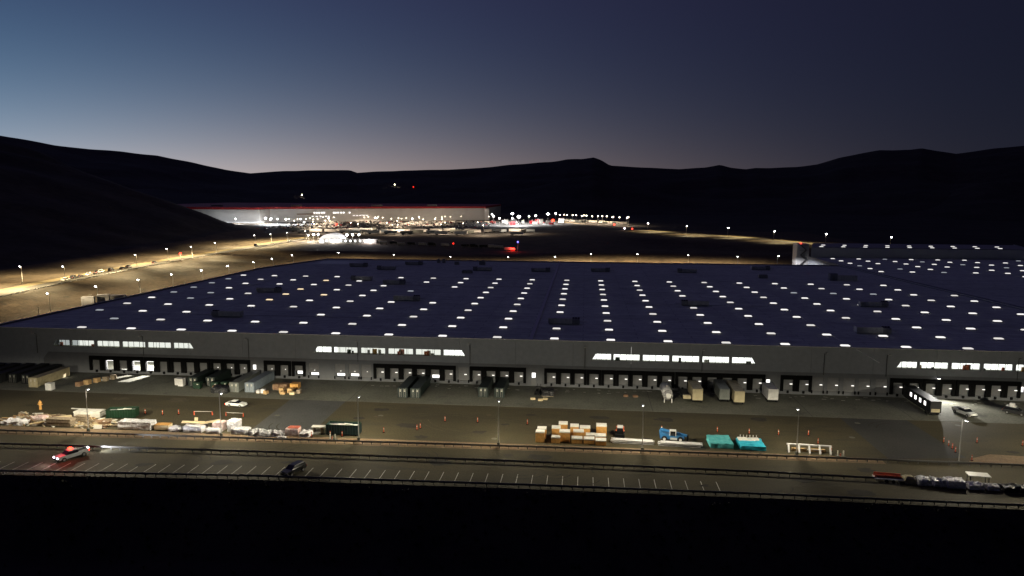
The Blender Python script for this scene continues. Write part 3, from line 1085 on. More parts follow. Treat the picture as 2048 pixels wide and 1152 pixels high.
def lamp(name, label, loc, h, rz, power, group, lens='lamp_white', aim=(0, 0.35, -1), arm=0.7, ls=1.0, col=(1, 0.86, 0.62), shield=False, size=158, far=False):
    key = (h, arm, far) if h == 9.2 else (h, arm, far, 'w')
    if key not in LP:
        LP[key] = lamp_mesh_parts(h, arm, not far, 'pole' if h == 9.2 else 'white_wall')  # paler pole colour stands in for lamp light on the shaft
    t = thing(name, label, "lamp", loc, rz, group)
    for k, me in LP[key].items():
        link(k, me, t)
    kl = ('lens', h, arm, lens, ls)
    if kl not in LP:
        LP[kl] = MB().ball((0, arm + 0.05, h - 0.06 * ls), 0.3 * ls, 1, 1.1, 0.62, 10, 6).mesh("lens", lens, True)
    link("lens", LP[kl], t)
    if shield:
        MB().box(-0.34, 0.34, arm - 0.42, arm - 0.38, h - 0.95, h).build("back_shield", 'pole', t)
    if power:
        lum(t, (0, arm + 0.1, h - 0.25 * ls), power, col, 1.0, 0.3, 0.3)
    return t


YL = [(-137, 142.4), (-107.1, 142.7), (-76.8, 142.8), (-46.8, 143.6), (-17.1, 143.9), (12.4, 144.2), (43.1, 145.0), (103, 144.6)]
PY = [0.30, 0.68, 0.76, 0.62, 0.52, 0.46, 0.46, 0.85]
for (x, y), p_ in zip(YL, PY):
    t = lamp("yard_lamp", "lit grey yard lamp pole on concrete base behind the guardrail", (x, y, 0.02), 9.2, 0, 0, "lit lamps along the yard edge", ls=0.8)
    lum(t, (0, 0.8, 8.65), 3700 * p_, (1, 0.91, 0.69), 1.0, 0.29, 1.95, 0.05, 0.24, 2.05)
t = thing("yard_lamp", "yard lamp pole with hooked arm beside the orange delineator posts", "lamp", (73.2, 143.4, 0.02))
link("concrete_base", LP[(9.2, 0.7, False)]['concrete_base'], t)
MB().cyl((0, 0, 0.5), (0, 0, 8.9), 0.1, 0.07, 8).build("pole", 'pole', t)
MB().cyl((0, 0, 8.9), (0, -0.6, 9.4), 0.05, 0.05, 6).cyl((0, -0.6, 9.4), (0, -1.3, 9.25), 0.05, 0.05, 6).build("hooked_arm", 'pole', t)
MB().box(-0.2, 0.2, -1.8, -1.1, 9.1, 9.28).build("housing", 'pole', t)
MB().box(-0.16, 0.16, -1.75, -1.15, 9.04, 9.1).build("lens", 'lamp_white', t)
o = lum(t, (0, -1.7, 8.9), 2800, (1, 0.92, 0.75), 1.0, 0.15, 0.0, 0.1, 0.4, 1.0)
o.rotation_euler = (0, 0, math.pi)

for x, y in [(-222.5, 279.0), (-217.8, 302.6), (-213.8, 327.7), (-211.3, 352.0), (-206.2, 372.2), (-204.0, 397.1), (-198.8, 419.1), (-197.6, 442.8), (-195.4, 469.3)]:
    lamp("perimeter_lamp", "lit perimeter lamp standing below the earth bank beside the warehouse", (x, y, tz(x, y)), 9.4, R_(90), 1900, "lamps below the left bank", aim=(0, 0.9, -1), size=112, ls=1.3, col=(1, 0.8, 0.5), lens='lamp_flood')
for x, y in [(-172.5, 493.4), (-129.9, 483.1), (-88.9, 473.4), (-50.4, 475.3), (-19.6, 483.6), (4.5, 507.2), (36.9, 512.0), (71.5, 508.9), (103.4, 501.7)]:
    lamp("perimeter_lamp", "lit perimeter lamp showing above the warehouse roof's rear edge", (x, y, tz(x, y)), 9.4, 0, 13000, "lamps behind the warehouse", aim=(0, 0.8, -1), ls=1.3, col=(1, 0.78, 0.46), lens='lamp_flood')
lamp("perimeter_lamp", "tall lit perimeter lamp next to the pale stair tower", (117.3, 455, 0.02), 14.0, R_(-65), 2600, "lamps behind the warehouse", aim=(0, 1, -0.5), ls=1.3, col=(0.95, 0.95, 1.0), lens='lamp_flood', size=120)
for x, y in [(-279.7, 333.4), (-259, 336.4), (-264, 403.1), (-272, 449.0), (-266, 468.1), (-270, 508.0), (-282.3, 598.5), (-276.6, 618.0), (-272.8, 645), (-266, 672)]:
    west = x < -268
    rl = lamp("road_lamp", "lit roadside lamp on the hillside access road", (x, y, tz(x, y)), 8.4, R_(90), 0, "lamps along the hillside road", aim=(0, 0.25, -1), ls=1.2, col=(1, 0.82, 0.48), lens='lamp_flood')
rl = lamp("road_lamp", "lit roadside lamp on the hillside access road", (-256, 275, tz(-256, 275)), 8.4, R_(90), 0, "lamps along the hillside road", aim=(0, 0.25, -1), ls=1.2, col=(1, 0.82, 0.48), lens='lamp_flood')
for rl in [o for o in COL.objects if o.name.startswith("road_lamp")]:
    lum(rl, (0, 0.8, 7.9), 12500, (1, 0.78, 0.42), 1.0, 0.25, 0.08, 0.08, 0.22, 2.5, 0.8)
for x, y in [(81.2, 881.4), (117.6, 815.4), (156.4, 785.6), (187.0, 719.4), (221.8, 677.9), (262, 640)]:
    lamp("valley_lamp", "lit lamp on the valley road beyond the dark field", (x - 7, y - 4, tz(x - 7, y - 4)), 10.0, R_(60), 0, "lamps along the valley road", aim=(0, 0.3, -1), ls=2.2, col=(1, 0.82, 0.45), lens='lamp_flood', far=True)
for rl in [o for o in COL.objects if o.name.startswith("valley_lamp")]:
    rl.rotation_euler = (0, 0, R_(-60))
    lum(rl, (0, 0.8, 9.2), 17000, (1, 0.80, 0.42), 1.0, 0.3, 0.05, 0.18, 0.42, 2.6, 0.7)
for i, (x, y) in enumerate([(-214, 262), (-212, 285), (-218, 298), (-207, 318), (-203, 330), (-201, 345)]):
    t = thing("short_post", "short thin light post with crossbar beside the warehouse", "post", (x, y, 0.02), 0, "short posts beside the warehouse")
    MB().cyl((0, 0, 0), (0, 0, 6.2), 0.09, 0.07, 6).build("pole", 'pole', t)
    MB().box(-0.7, 0.7, -0.08, 0.08, 6.1, 6.25).build("crossbar", 'pole', t)


# ------------------------------------------------------------------ guardrails
def beam_mesh(L):
    m_ = MB()
    prof = [(-0.03, 0.40), (0.05, 0.47), (0.05, 0.54), (-0.01, 0.585), (0.05, 0.63), (0.05, 0.70), (-0.03, 0.80), (-0.07, 0.79), (-0.07, 0.41)]
    n = len(prof)
    for x in (0, L):
        for (y, z) in prof:
            m_.v.append((x, -y, z))
    for i in range(n):
        j = (i + 1) % n
        m_.f.append((i, j, n + j, n + i))
    m_.f += [tuple(range(n)), tuple(reversed(range(n, 2 * n)))]
    m_.mi = [0] * len(m_.f)
    return m_


POST = MB().box(-0.08, 0.08, 0.06, 0.2, -0.1, 0.78).mesh("post", 'steel')


def guardrail(label, table, x0, x1):
    t = thing("guardrail", label, "guardrail", (x0, lerp_table(table, x0), 0.03))
    st_ = 3.81
    x = x0
    while x < x1 - 0.1:
        xe = min(x + st_, x1)
        y0_, y1_ = lerp_table(table, x), lerp_table(table, xe)
        L = math.hypot(xe - x, y1_ - y0_)
        me = beam_mesh(L).mesh("rail", 'steel')
        o = link("rail", me, t)
        o.location = (x - x0, y0_ - lerp_table(table, x0), 0)
        o.rotation_euler = (0, 0, math.atan2(y1_ - y0_, xe - x))
        for q in range(2):
            xp = x + q * st_ / 2
            if xp < x1:
                p = link("post", POST, t)
                p.location = (xp - x0, lerp_table(table, xp) - lerp_table(table, x0), 0)
        x = xe
    return t


guardrail("steel guardrail along the lamp poles and the dirt strip", [(-150, 138.6), (-125, 139.3), (-69, 140.5), (-14, 141.9), (35, 142.2), (120, 142.4)], -150, 110)
guardrail("steel guardrail down the middle between two paved lanes", [(-150, 130.4), (-118, 131.6), (-66, 133.0), (-13, 133.6), (33, 133.3), (60, 132.3), (120, 130.5)], -150, 100)
guardrail("steel guardrail at the foot of the parking bays above the dark slope", [(-150, 115.8), (-107, 118.2), (-60, 121.1), (-12, 122.4), (31, 123.0), (120, 123.0)], -150, 100)
t = thing("guardrail", "steel guardrail edging the hillside road above the bank", "guardrail", (0, 0, 0))
for a, b in zip(path[4:-6], path[5:-5]):
    L = math.hypot(b[0] - a[0], b[1] - a[1])
    o = link("rail", beam_mesh(L).mesh("rail", 'steel'), t)
    o.location = (a[0] + 0.2, a[1], tz(a[0], a[1]) + 0.08)
    o.rotation_euler = (0, 0, math.atan2(b[1] - a[1], b[0] - a[0]))
    for q in range(3):
        p = link("post", POST, t)
        p.location = (a[0] + 0.2 + (b[0] - a[0]) * q / 3, a[1] + (b[1] - a[1]) * q / 3, tz(a[0], a[1]) + 0.08)


# ------------------------------------------------------------------ vehicles (front = +x)
def wheels(t, xs_, hw, r, wdt=0.22):
    me = MB().cyl((0, -wdt / 2, 0), (0, wdt / 2, 0), r, r, 14).mesh("tyre", 'tyre')
    rm_ = MB().cyl((0, -wdt / 2 - 0.012, 0), (0, wdt / 2 + 0.012, 0), r * 0.6, r * 0.6, 10).mesh("rim", 'rim')
    for x in xs_:
        for s in (-1, 1):
            o = link("wheel", me, t)
            o.location = (x, s * (hw - wdt / 2 + 0.02), r)
            link("rim", rm_, o)


def vehicle(kind, paint, name, label, loc, rz, head=False, tail=False, group=None, cat=None):
    t = thing(name, label, cat or {'sedan': 'car', 'suv': 'car', 'pickup': 'pickup'}[kind], loc, rz, group)
    P = 'car_' + paint
    if kind == 'sedan':
        hw, L = 0.92, 2.4
        body = [(-2.3, 0.28), (2.25, 0.28), (2.4, 0.5), (2.28, 0.74), (1.05, 0.92), (-1.75, 0.99), (-2.3, 0.93), (-2.42, 0.6)]
        cab = [(1.05, 0.915), (0.25, 1.38), (-0.95, 1.40), (-1.8, 0.985)]
        top = [(0.3, 1.355), (0.15, 1.45), (-0.9, 1.47), (-1.1, 1.37)]
        wx, r = (-1.4, 1.42), 0.33
    elif kind == 'suv':
        hw, L = 0.98, 2.45
        body = [(-2.4, 0.36), (2.35, 0.36), (2.48, 0.7), (2.4, 1.0), (1.25, 1.1), (-2.35, 1.12), (-2.48, 0.7)]
        cab = [(1.25, 1.09), (0.55, 1.66), (-1.9, 1.68), (-2.35, 1.11)]
        top = [(0.6, 1.63), (0.45, 1.75), (-1.85, 1.78), (-2.05, 1.62)]
        wx, r = (-1.45, 1.48), 0.38
    else:
        hw, L = 1.0, 2.9
        body = [(-2.85, 0.45), (2.75, 0.45), (2.92, 0.75), (2.85, 1.08), (1.45, 1.18), (-2.9, 1.16), (-2.92, 0.7)]
        cab = [(1.45, 1.17), (0.75, 1.72), (-0.75, 1.74), (-0.95, 1.15)]
        top = [(0.8, 1.70), (0.65, 1.84), (-0.72, 1.86), (-0.85, 1.70)]
        wx, r = (-1.85, 1.85), 0.4
    zs = body[4][1]
    ins = lambda x, z: max(0.0, (z - 0.75)) * 0.12 + (0.05 if z < 0.4 else 0) + (0.12 if abs(x) > L - 0.12 else 0)
    MB().prism(body, -hw, hw, 0, ins).build("body", P, t)
    ic = lambda x, z: 0.07 + (z - zs) * 0.34
    MB().prism(cab, -hw, hw, 0, ic).build("windows", 'car_glass', t)
    MB().prism(top, -hw, hw, 0, lambda x, z: 0.05 + (z - zs) * 0.34).build("roof", P, t)
    if kind == 'pickup':
        MB().box(-2.75, -1.05, -0.8, 0.8, 1.165, 1.18).build("cargo_bed", 'black', t)
        MB().box(-2.88, -1.0, -0.97, -0.82, 1.15, 1.3).box(-2.88, -1.0, 0.82, 0.97, 1.15, 1.3).box(-2.92, -2.8, -0.82, 0.82, 1.15, 1.3).build("bed_rail", P, t)
    wheels(t, wx, hw, r)
    zl = body[3][1] - 0.16
    for s in (-1, 1):
        MB().cbox(L + 0.02, s * (hw - 0.32), zl, 0.14, 0.36, 0.18).build("headlight", 'lamp_head' if head else 'lamp_off', t)
        MB().cbox(-L - 0.02, s * (hw - 0.26), zl + 0.05, 0.12, 0.3, 0.2).build("taillight", 'lamp_red' if tail else 'red_band', t)
    MB().box(L - 0.02, L + 0.1, -hw + 0.12, hw - 0.12, body[0][1] + 0.02, body[0][1] + 0.24).build("bumper", 'black' if kind != 'sedan' else P, t)
    return t


v = vehicle('sedan', 'white', "car", "white car driving across the yard with red tail light lit", (-84.0, 164.0, 0.02), R_(-4), tail=True)
v = vehicle('pickup', 'silver', "patrol_pickup", "patrol pickup with a red roof beacon and headlights on", (-99.4, 127.2, 0.03), R_(243), head=True, tail=True)
MB().ball((0.2, 0.0, 2.0), 0.36, 1.2, 1.6, 0.7).build("beacon", 'lamp_red', v, True)
point(v, (2.2, 0.6, 2.7), 330, (1, 0.05, 0.05), 0.2)
for s in (-0.7, 0.7):
    spot(v, (3.05, s, 0.95), (1, 0, -0.16), 500, 70, 0.8, (1, 0.8, 0.95), 0.1)
spot(v, (-3.15, 0.3, 1.35), (-0.9, 0.44, -0.05), 9000, 75, 0.9, (0.9, 0.95, 1.0), 0.1)
MB().cbox(-2.98, 0.3, 1.36, 0.1, 0.5, 0.18).build("work_light", 'lamp_flood', v)
vehicle('suv', 'dark', "parked_car", "dark car parked alone in the marked bays", (-53.2, 124.6, 0.03), R_(248))
vehicle('pickup', 'white', "pickup", "white pickup on the floodlit apron near the dark trailer", (90.4, 176.6, 0.05), R_(-74))
jp = vehicle('suv', 'dark', "jeep", "dark off road vehicle carrying pale gear near the end docks", (102.8, 178.5, 0.05), R_(-40))
MB().box(-1.8, 0.2, -0.7, 0.7, 1.8, 2.0).box(-1.2, -0.2, -0.5, 0.5, 2.0, 2.6).build("roof_load", 'box_white', jp)
RC = [('white', 'pickup', -264.9, 343.7), ('dark', 'suv', -267.5, 353), ('dark', 'sedan', -268.6, 360), ('silver', 'suv', -269.5, 368), ('dark', 'pickup', -270.5, 376),
      ('white', 'suv', -272.0, 381.5), ('dark', 'suv', -271.5, 389.5), ('dark', 'sedan', -272, 400.5), ('dark', 'pickup', -272.5, 407)]
for i, (p_, k_, x, y) in enumerate(RC):
    vehicle(k_, p_, "car", f"{p_} {'pickup' if k_ == 'pickup' else 'car'} standing in the queue on the hillside road", (x + 0.5, y, 6.13), R_(102), group="cars queued on the hillside road")
vehicle('sedan', 'dark', "car", "dark car alone on the hillside road between two lamps", (-273.5, 436, 6.13), R_(98))
vehicle('suv', 'dark', "car", "dark vehicle high on the hillside road before the bend", (-276, 586, 6.13), R_(92))
vehicle('suv', 'white', "car", "white vehicle high on the hillside road past the bend", (-274, 650, 6.13), R_(92))


# ------------------------------------------------------------------ shipping containers and trailers (length along y)
def container(col, label, x, yfront, L=12.2, group=None, h=2.6, z=0.05, wd=2.44, door='same', name="shipping_container", cat="container"):
    t = thing(name, label, cat, (x, yfront, z), 0, group)
    hw = wd / 2
    m_ = MB().box(-hw + 0.06, hw - 0.06, 0.08, L, 0.14, h - 0.05)
    n = int(L / 0.55)
    for q in range(n):
        y = 0.2 + (L - 0.4) * q / n
        m_.box(-hw, hw, y, y + 0.3, 0.2, h - 0.1)
    m_.build("shell", 'box_' + col, t)
    fr = MB()
    for sx in (-1, 1):
        for y in (0, L - 0.12):
            fr.box(sx * hw - 0.08, sx * hw + 0.08, y, y + 0.14, 0, h)
    fr.box(-hw, hw, 0, 0.1, h - 0.14, h - 0.004).box(-hw, hw, 0, 0.1, 0.0, 0.15)
    fr.build("corner_frame", 'box_' + col, t)
    for sx in (-1, 1):
        d = MB().box(min(sx * 0.02, sx * (hw - 0.12)), max(sx * 0.02, sx * (hw - 0.12)), 0.0, 0.06, 0.16, h - 0.16)
        dl = d.build("door", 'box_' + (col if door == 'same' else door), t)
        for q in (0.35, 0.75):
            MB().cyl((sx * q, -0.05, 0.2), (sx * q, -0.05, h - 0.2), 0.025, 0.025, 6).build("lock_rod", 'pole', dl)
        MB().box(sx * 0.55 - 0.22, sx * 0.55 + 0.22, -0.012, -0.002, h - 0.62, h - 0.5).box(sx * 0.55 - 0.18, sx * 0.55 + 0.18, -0.012, -0.002, h - 0.95, h - 0.78).build("marking", 'paint', dl)
    return t


for x, y in ((-166.5, 175.8), (-162.6, 176.5), (-158.4, 177.0), (-154.2, 177.4), (-150.0, 177.0)):
    container('dark', "dark shipping container in the row before the blue lit wall", x, y, group="dark containers in the left corner")
container('tan', "tan shipping container at the end of the dark container row", -145.4, 174.0)
container('green', "dark green container between cabinets and green bins", -103.8, 179.5, 9)
container('green', "dark green container next to the brown crates", -99.3, 180.2, 9)
container('grey', "grey green container beside the black tarpaulin heap", -90.3, 175.6)
container('blue', "blue grey container beside the cardboard boxes", -86.3, 176.0)
container('green', "dark container of the near pair facing the patched asphalt", -45.5, 175.6, group="near pair of dark containers")
container('green', "dark container of the near pair facing the patched asphalt", -42.2, 175.6, group="near pair of dark containers")
container('green', "dark container of the far pair close to the lamp pole", -25.2, 178.4, 11, group="far pair of dark containers")
container('green', "dark container of the far pair close to the lamp pole", -21.0, 178.4, 11, group="far pair of dark containers")


def trailer(col, label, x, y, L, h, front='same', wd=2.5, z0=0.9):
    t = thing("box_trailer", label, "trailer", (x, y, 0.05))
    hw = wd / 2
    MB().box(-hw, hw, 0.1, L, z0, z0 + h).build("box", 'box_' + col, t)
    MB().box(-hw + 0.03, hw - 0.03, 0.0, 0.1, z0 + 0.05, z0 + h - 0.04).build("end_panel", 'box_' + (col if front == 'same' else front), t)
    MB().box(-hw + 0.2, hw - 0.2, 0.3, L - 0.2, z0 - 0.25, z0).build("chassis", 'black', t)
    me = MB().cyl((-0.12, 0, 0), (0.12, 0, 0), 0.42, 0.42, 12).mesh("wheel", 'tyre')
    for sx in (-1, 1):
        for yy in (1.4, 2.6):
            o = link("wheel", me, t)
            o.location = (sx * (hw - 0.2), yy, 0.42)
    MB().box(-hw + 0.1, hw - 0.1, -0.06, 0.04, 0.45, 0.6).build("bumper", 'black', t)
    return t


t = trailer('dark', "long dark trailer with four glowing side panels docked at the wall", 82.8, 174.2, 14.6, 2.8)
MB().box(-1.0, 0.9, -0.03, 0.0, 1.1, 1.9).build("rear_ramp", 'box_tan', t)
for q in range(4):
    MB().box(-1.28, -1.25, 2.3 + q * 2.5, 3.3 + q * 2.5, 2.0, 3.0).build("side_panel", 'lit_bright', t)  # plain emissive squares along the side
trailer('tan', "tan box truck body beside the open flat deck", 28.6, 178.6, 8.5, 2.9)
fd = thing("flat_deck", "dark flat deck trailer with a small pale cabinet on its end", "trailer", (26.2, 179.6, 0.05))
MB().box(-1.1, 1.1, 0, 9, 0.8, 1.0).build("deck", 'box_dark', fd)
MB().box(-1.0, 0.9, -0.3, 1.0, 1.0, 1.9).build("end_cabinet", 'box_tan', fd)
me = MB().cyl((-0.12, 0, 0), (0.12, 0, 0), 0.42, 0.42, 12).mesh("wheel", 'tyre')
for sx in (-1, 1):
    o = link("wheel", me, fd)
    o.location = (sx * 0.9, 5, 0.42)
trailer('grey', "grey box trailer paired with a tan one", 35.4, 180.0, 9.5, 2.7)
trailer('tan', "tan box trailer paired with a grey one", 38.6, 178.0, 10.5, 2.8)
trailer('white', "short white box trailer standing apart from the others", 47.4, 181.0, 6.5, 2.8)
# horizontal white tank trailer
t = thing("tank_trailer", "white horizontal tank trailer with rounded ends", "tank", (21.3, 177.4, 0.05))
tm = MB()
for a, b, r0, r1 in ((0, 0.25, 0.5, 1.0), (0.25, 0.8, 1.0, 1.25), (0.8, 9.0, 1.25, 1.25), (9.0, 9.5, 1.25, 0.9)):
    tm.cyl((0, a, 2.1), (0, b, 2.1), r0, r1, 20)
tm.build("tank", 'box_white', t, True)
MB().box(-0.8, 0.8, 0.8, 9, 0.65, 0.95).build("chassis", 'dark_metal', t)
for sx in (-1, 1):
    for yy in (1.8, 3.1):
        o = link("wheel", me, t)
        o.location = (sx * 0.95, yy, 0.42)
    MB().box(sx * 0.9 - 0.1, sx * 0.9 + 0.1, 0.3, 0.9, 0.3, 1.4).build("support_leg", 'box_white', t)
MB().cyl((0, 4.5, 3.3), (0, 4.5, 3.6), 0.35, 0.35, 10).build("hatch", 'pole', t)
# floodlight over the docks beside the dark trailer
t = thing("dock_floodlight", "wall floodlight over the brightly lit dock beside the dark trailer", "floodlight", (90.4, 190.45, 5.6))
MB().box(-0.1, 0.1, -0.5, 0, -0.05, 0.05).build("bracket", 'dark_metal', t)
MB().cbox(0, -0.6, -0.02, 0.7, 0.5, 0.14).build("head", 'dark_metal', t)
MB().cbox(0, -0.6, -0.13, 0.6, 0.4, 0.08).build("lens", 'lamp_white', t)
spot(t, (0, -0.8, -0.35), (0.0, -1, -0.55), 15000, 130, 0.7, (1, 0.97, 0.9), 0.2)
# ------------------------------------------------------------------ goods and plant in the yard
CR_ = [(-8.6, 146.9, 1.85, 1.6, 2.3), (-8.4, 149.1, 1.85, 1.6, 2.3), (-5.3, 146.7, 1.8, 1.6, 1.35), (-3.5, 147.9, 2.2, 1.8, 2.2), (-5.4, 150.6, 1.85, 1.7, 2.1), (-4.0, 153.6, 1.9, 1.8, 2.1),
       (-1.5, 152.2, 1.8, 1.7, 2.1), (0.75, 152.0, 2.2, 1.7, 1.9), (-0.6, 149.6, 2.2, 1.6, 1.8), (-0.9, 147.0, 2.2, 1.7, 1.15), (1.6, 147.0, 2.2, 1.7, 1.15), (1.9, 149.4, 1.9, 1.4, 1.2),
       (4.05, 146.4, 2.15, 1.7, 1.1), (4.0, 148.7, 2.2, 1.8, 1.35), (4.3, 152.9, 2.2, 1.9, 2.2)]
for i, (x, y, a, b, h) in enumerate(CR_):
    sz = "tall" if h > 2.25 else "medium" if h > 1.7 else "low"
    t = thing("plywood_crate", f"{sz} orange plywood crate with a top coloured pale as if lit among the crates by the skid loader", "crate", (x, y, 0.03), rnd.uniform(-0.03, 0.03), f"{sz} crates by the skid loader")
    MB().box(-a / 2, a / 2, -b / 2, b / 2, 0.12, h).build("side_boards", 'ply', t)
    MB().box(-a / 2 - 0.03, a / 2 + 0.03, -b / 2 - 0.03, b / 2 + 0.03, h, h + 0.06).box(-a / 2 - 0.03, a / 2 + 0.03, -b / 2 - 0.035, -b / 2 - 0.01, h - 0.16, h + 0.05).build("lid", 'film', t)  # light from above is put into the paler lid colour
    fr = MB()
    for q in (-1, 0, 1):
        fr.box(q * (a / 2 - 0.1) - 0.06, q * (a / 2 - 0.1) + 0.06, -b / 2, b / 2, 0, 0.12)
    fr.build("skid", 'wood', t)

# skid loader
t = thing("skid_loader", "orange and black skid loader with white cab roof", "loader", (8.3, 152.6, 0.03), R_(-4))
MB().box(-0.75, 0.75, -0.9, 1.3, 0.35, 1.1).build("body", 'black', t)
MB().box(-0.5, 0.5, -0.7, 0.6, 1.1, 1.95).build("cab", 'car_glass', t)
MB().box(-0.6, 0.6, -0.9, 0.8, 1.95, 2.12).build("cab_roof", 'box_white', t)
for s in (-1, 1):
    T = Matrix.Translation((s * 0.82, 0.0, 1.15)) @ Matrix.Rotation(R_(-20), 4, 'X')
    MB().box(-0.1, 0.1, -1.3, 1.2, -0.13, 0.13, 0, T).build("lift_arm", 'machine_orange', t)
    MB().box(s * 0.72 - 0.1, s * 0.72 + 0.1, 0.5, 1.4, 0.7, 1.7).build("engine_cover", 'machine_orange', t)
    me = MB().cyl((-0.15, 0, 0), (0.15, 0, 0), 0.4, 0.4, 14).mesh("wheel", 'tyre')
    for yy in (-0.6, 0.75):
        o = link("wheel", me, t)
        o.location = (s * 0.85, yy, 0.4)
MB().prism([(-1.0, 0.05), (1.0, 0.05), (1.0, 0.75), (-1.0, 0.75)], -1.9, -1.2, 0).build("bucket", 'black', t)

# telehandler
t = thing("telehandler", "blue telehandler with white cab and lowered boom", "telehandler", (19.2, 150.6, 0.03), R_(-5))
MB().prism([(-2.6, 0.6), (2.3, 0.6), (2.4, 1.0), (1.2, 1.25), (-0.9, 1.4), (-2.4, 2.0), (-2.75, 1.9)], -0.95, 0.95).build("chassis", 'machine_blue', t)
T = Matrix.Translation((0.2, 0.25, 1.75)) @ Matrix.Rotation(R_(12), 4, 'Y')
b_ = MB().box(-2.8, 2.9, -0.22, 0.22, -0.22, 0.22, 0, T).build("boom", 'machine_blue', t)
MB().box(-0.6, 0.75, -0.95, -0.1, 1.3, 2.35).build("cab_glass", 'car_glass', t)
MB().box(-0.65, 0.7, -1.0, -0.05, 2.35, 2.5).box(-0.65, -0.52, -0.98, -0.05, 1.3, 2.35).box(0.55, 0.7, -0.98, -0.05, 1.3, 2.35).build("cab_frame", 'box_white', t)
MB().prism([(2.9, 0.35), (3.25, 0.3), (3.3, 1.3), (2.9, 1.4)], -0.6, 0.6).build("fork_carriage", 'black', t)
MB().box(-0.5, 0.9, -1.05, -0.9, 0.5, 0.95).build("fuel_tank", 'box_white', t)
me = MB().cyl((0, -0.22, 0), (0, 0.22, 0), 0.62, 0.62, 16).mesh("wheel", 'tyre')
rm2 = MB().cyl((0, -0.24, 0), (0, 0.24, 0), 0.3, 0.3, 10).mesh("rim", 'box_white')
for xx in (-1.7, 1.6):
    for s in (-1, 1):
        o = link("wheel", me, t)
        o.location = (xx, s * 0.95, 0.62)
        link("rim", rm2, o)


# bundles of white steel
def bundle(label, x0, x1, y, n, tilt):
    t = thing("steel_bundle", label, "steel beams", ((x0 + x1) / 2, y, 0.03), tilt)
    L = (x1 - x0) / 2
    for q in range(n):
        r_, c_ = divmod(q, 3)
        yy, zz = -0.5 + c_ * 0.5 + rnd.uniform(-0.04, 0.04), 0.12 + r_ * 0.34
        e = rnd.uniform(-0.35, 0.35)
        MB().box(-L + e, L + e, yy - 0.2, yy + 0.2, zz, zz + 0.05).box(-L + e, L + e, yy - 0.2, yy + 0.2, zz + 0.25, zz + 0.3).box(-L + e, L + e, yy - 0.03, yy + 0.03, zz + 0.05, zz + 0.25).build("beam", 'white_steel', t)
    for q in (-0.6, 0.6):
        MB().box(q * L - 0.08, q * L + 0.08, -0.9, 0.9, 0, 0.12).build("bearer", 'wood', t)
    return t


bundle("bundle of long white steel beams lying between the crates and the blue telehandler", 6.4, 15.0, 148.0, 6, R_(-3))
bundle("bundle of white steel beams lying just below the blue telehandler", 16.1, 24.6, 147.3, 6, R_(-3))


# crumpled, wrapped or covered goods
def lumpy(sx, sy, sz, seed, amp=0.18, cuts=7, round_=0.25, fscale=1.1, sub=0):
    bm = bmesh.new()
    bmesh.ops.create_cube(bm, size=1.0)
    bmesh.ops.subdivide_edges(bm, edges=bm.edges[:], cuts=cuts, use_grid_fill=True)
    for v_ in bm.verts:
        c = v_.co.copy()
        r = max(abs(c.x), abs(c.y)) * 2
        top = c.z > 0
        k = 1 - round_ * max(0.0, r - 0.55) * (1.3 if top else 0.0)
        p = Vector((c.x * sx, c.y * sy, (c.z * k + 0.5) * sz))
        if c.z > -0.49:
            nv = noise.noise_vector(p * fscale + Vector((seed * 3.7, seed, 0)))
            nv2 = noise.noise_vector(p * fscale * 2.7 + Vector((seed, 0, seed)))
            p += (nv * amp + nv2 * amp * 0.45)
            p.z = max(p.z, 0.02)
        v_.co = p
    me = bpy.data.meshes.new("load")
    bm.to_mesh(me)
    bm.free()
    return me


def load(name, label, cat, x, y, sx, sy, sz, m, seed, amp=0.18, z=0.03, rz=0.0, cuts=8, round_=0.25, pallet=True, group=None):
    t = thing(name, label, cat, (x, y, z), rz, group)
    me = lumpy(sx, sy, sz, seed, amp, cuts, round_)
    me.materials.append(M[m])
    o = link("wrapped_goods", me, t)
    o.location = (0, 0, 0.13 if pallet else 0)
    if pallet:
        p = MB()
        for q in range(3):
            p.box(-sx / 2, sx / 2, -sy / 2 + q * (sy - 0.12) / 2, -sy / 2 + q * (sy - 0.12) / 2 + 0.12, 0, 0.09)
        p.box(-sx / 2, sx / 2, -sy / 2, sy / 2, 0.09, 0.12)
        p.build("pallet", 'wood', t)
    return t


load("covered_stack", "flat stack of sheets under a teal tarpaulin beside the cones", "tarp stack", 28.7, 149.2, 4.6, 5.4, 1.15, 'teal', 3, 0.14, round_=0.35)
t = load("covered_stack", "low stack half covered by an aqua tarpaulin with white tubes on top", "tarp stack", 34.9, 148.6, 5.0, 5.2, 0.95, 'aqua', 5, 0.16, round_=0.4)
me = lumpy(4.2, 2.2, 0.9, 11, 0.14, 7)
me.materials.append(M['film'])
o = link("white_sheet", me, t)
o.location = (-0.1, 1.6, 0.25)
for q in range(6):
    MB().cyl((-1.7 + q * 0.66, 2.2, 0.8), (-1.7 + q * 0.66, 2.25, 1.75), 0.06, 0.06, 6).build("upright_tube", 'box_white', t)
# white A-frame rack
t = thing("steel_rack", "white steel trestle rack with slanted legs near the dirt strip", "rack", (45.9, 146.0, 0.03), R_(-4))
MB().box(-4.3, 4.3, 0.5, 0.85, 1.35, 1.6).build("top_beam", 'white_steel', t)
for q in range(5):
    xx = -4.0 + q * 2.0
    T = Matrix.Translation((xx, 0.1, 0.75)) @ Matrix.Rotation(R_(-34), 4, 'X')
    MB().box(-0.16, 0.16, -0.12, 0.12, -0.85, 0.85, 0, T).build("leg", 'white_steel', t)
MB().box(-0.4, 2.4, 0.0, 0.14, 0.7, 0.85).build("cross_bar", 'white_steel', t)
MB().box(-3.2, -0.4, 0.9, 1.5, 0.0, 0.5).box(0.6, 3.4, 0.9, 1.6, 0.0, 0.5).build("timber", 'card', t)

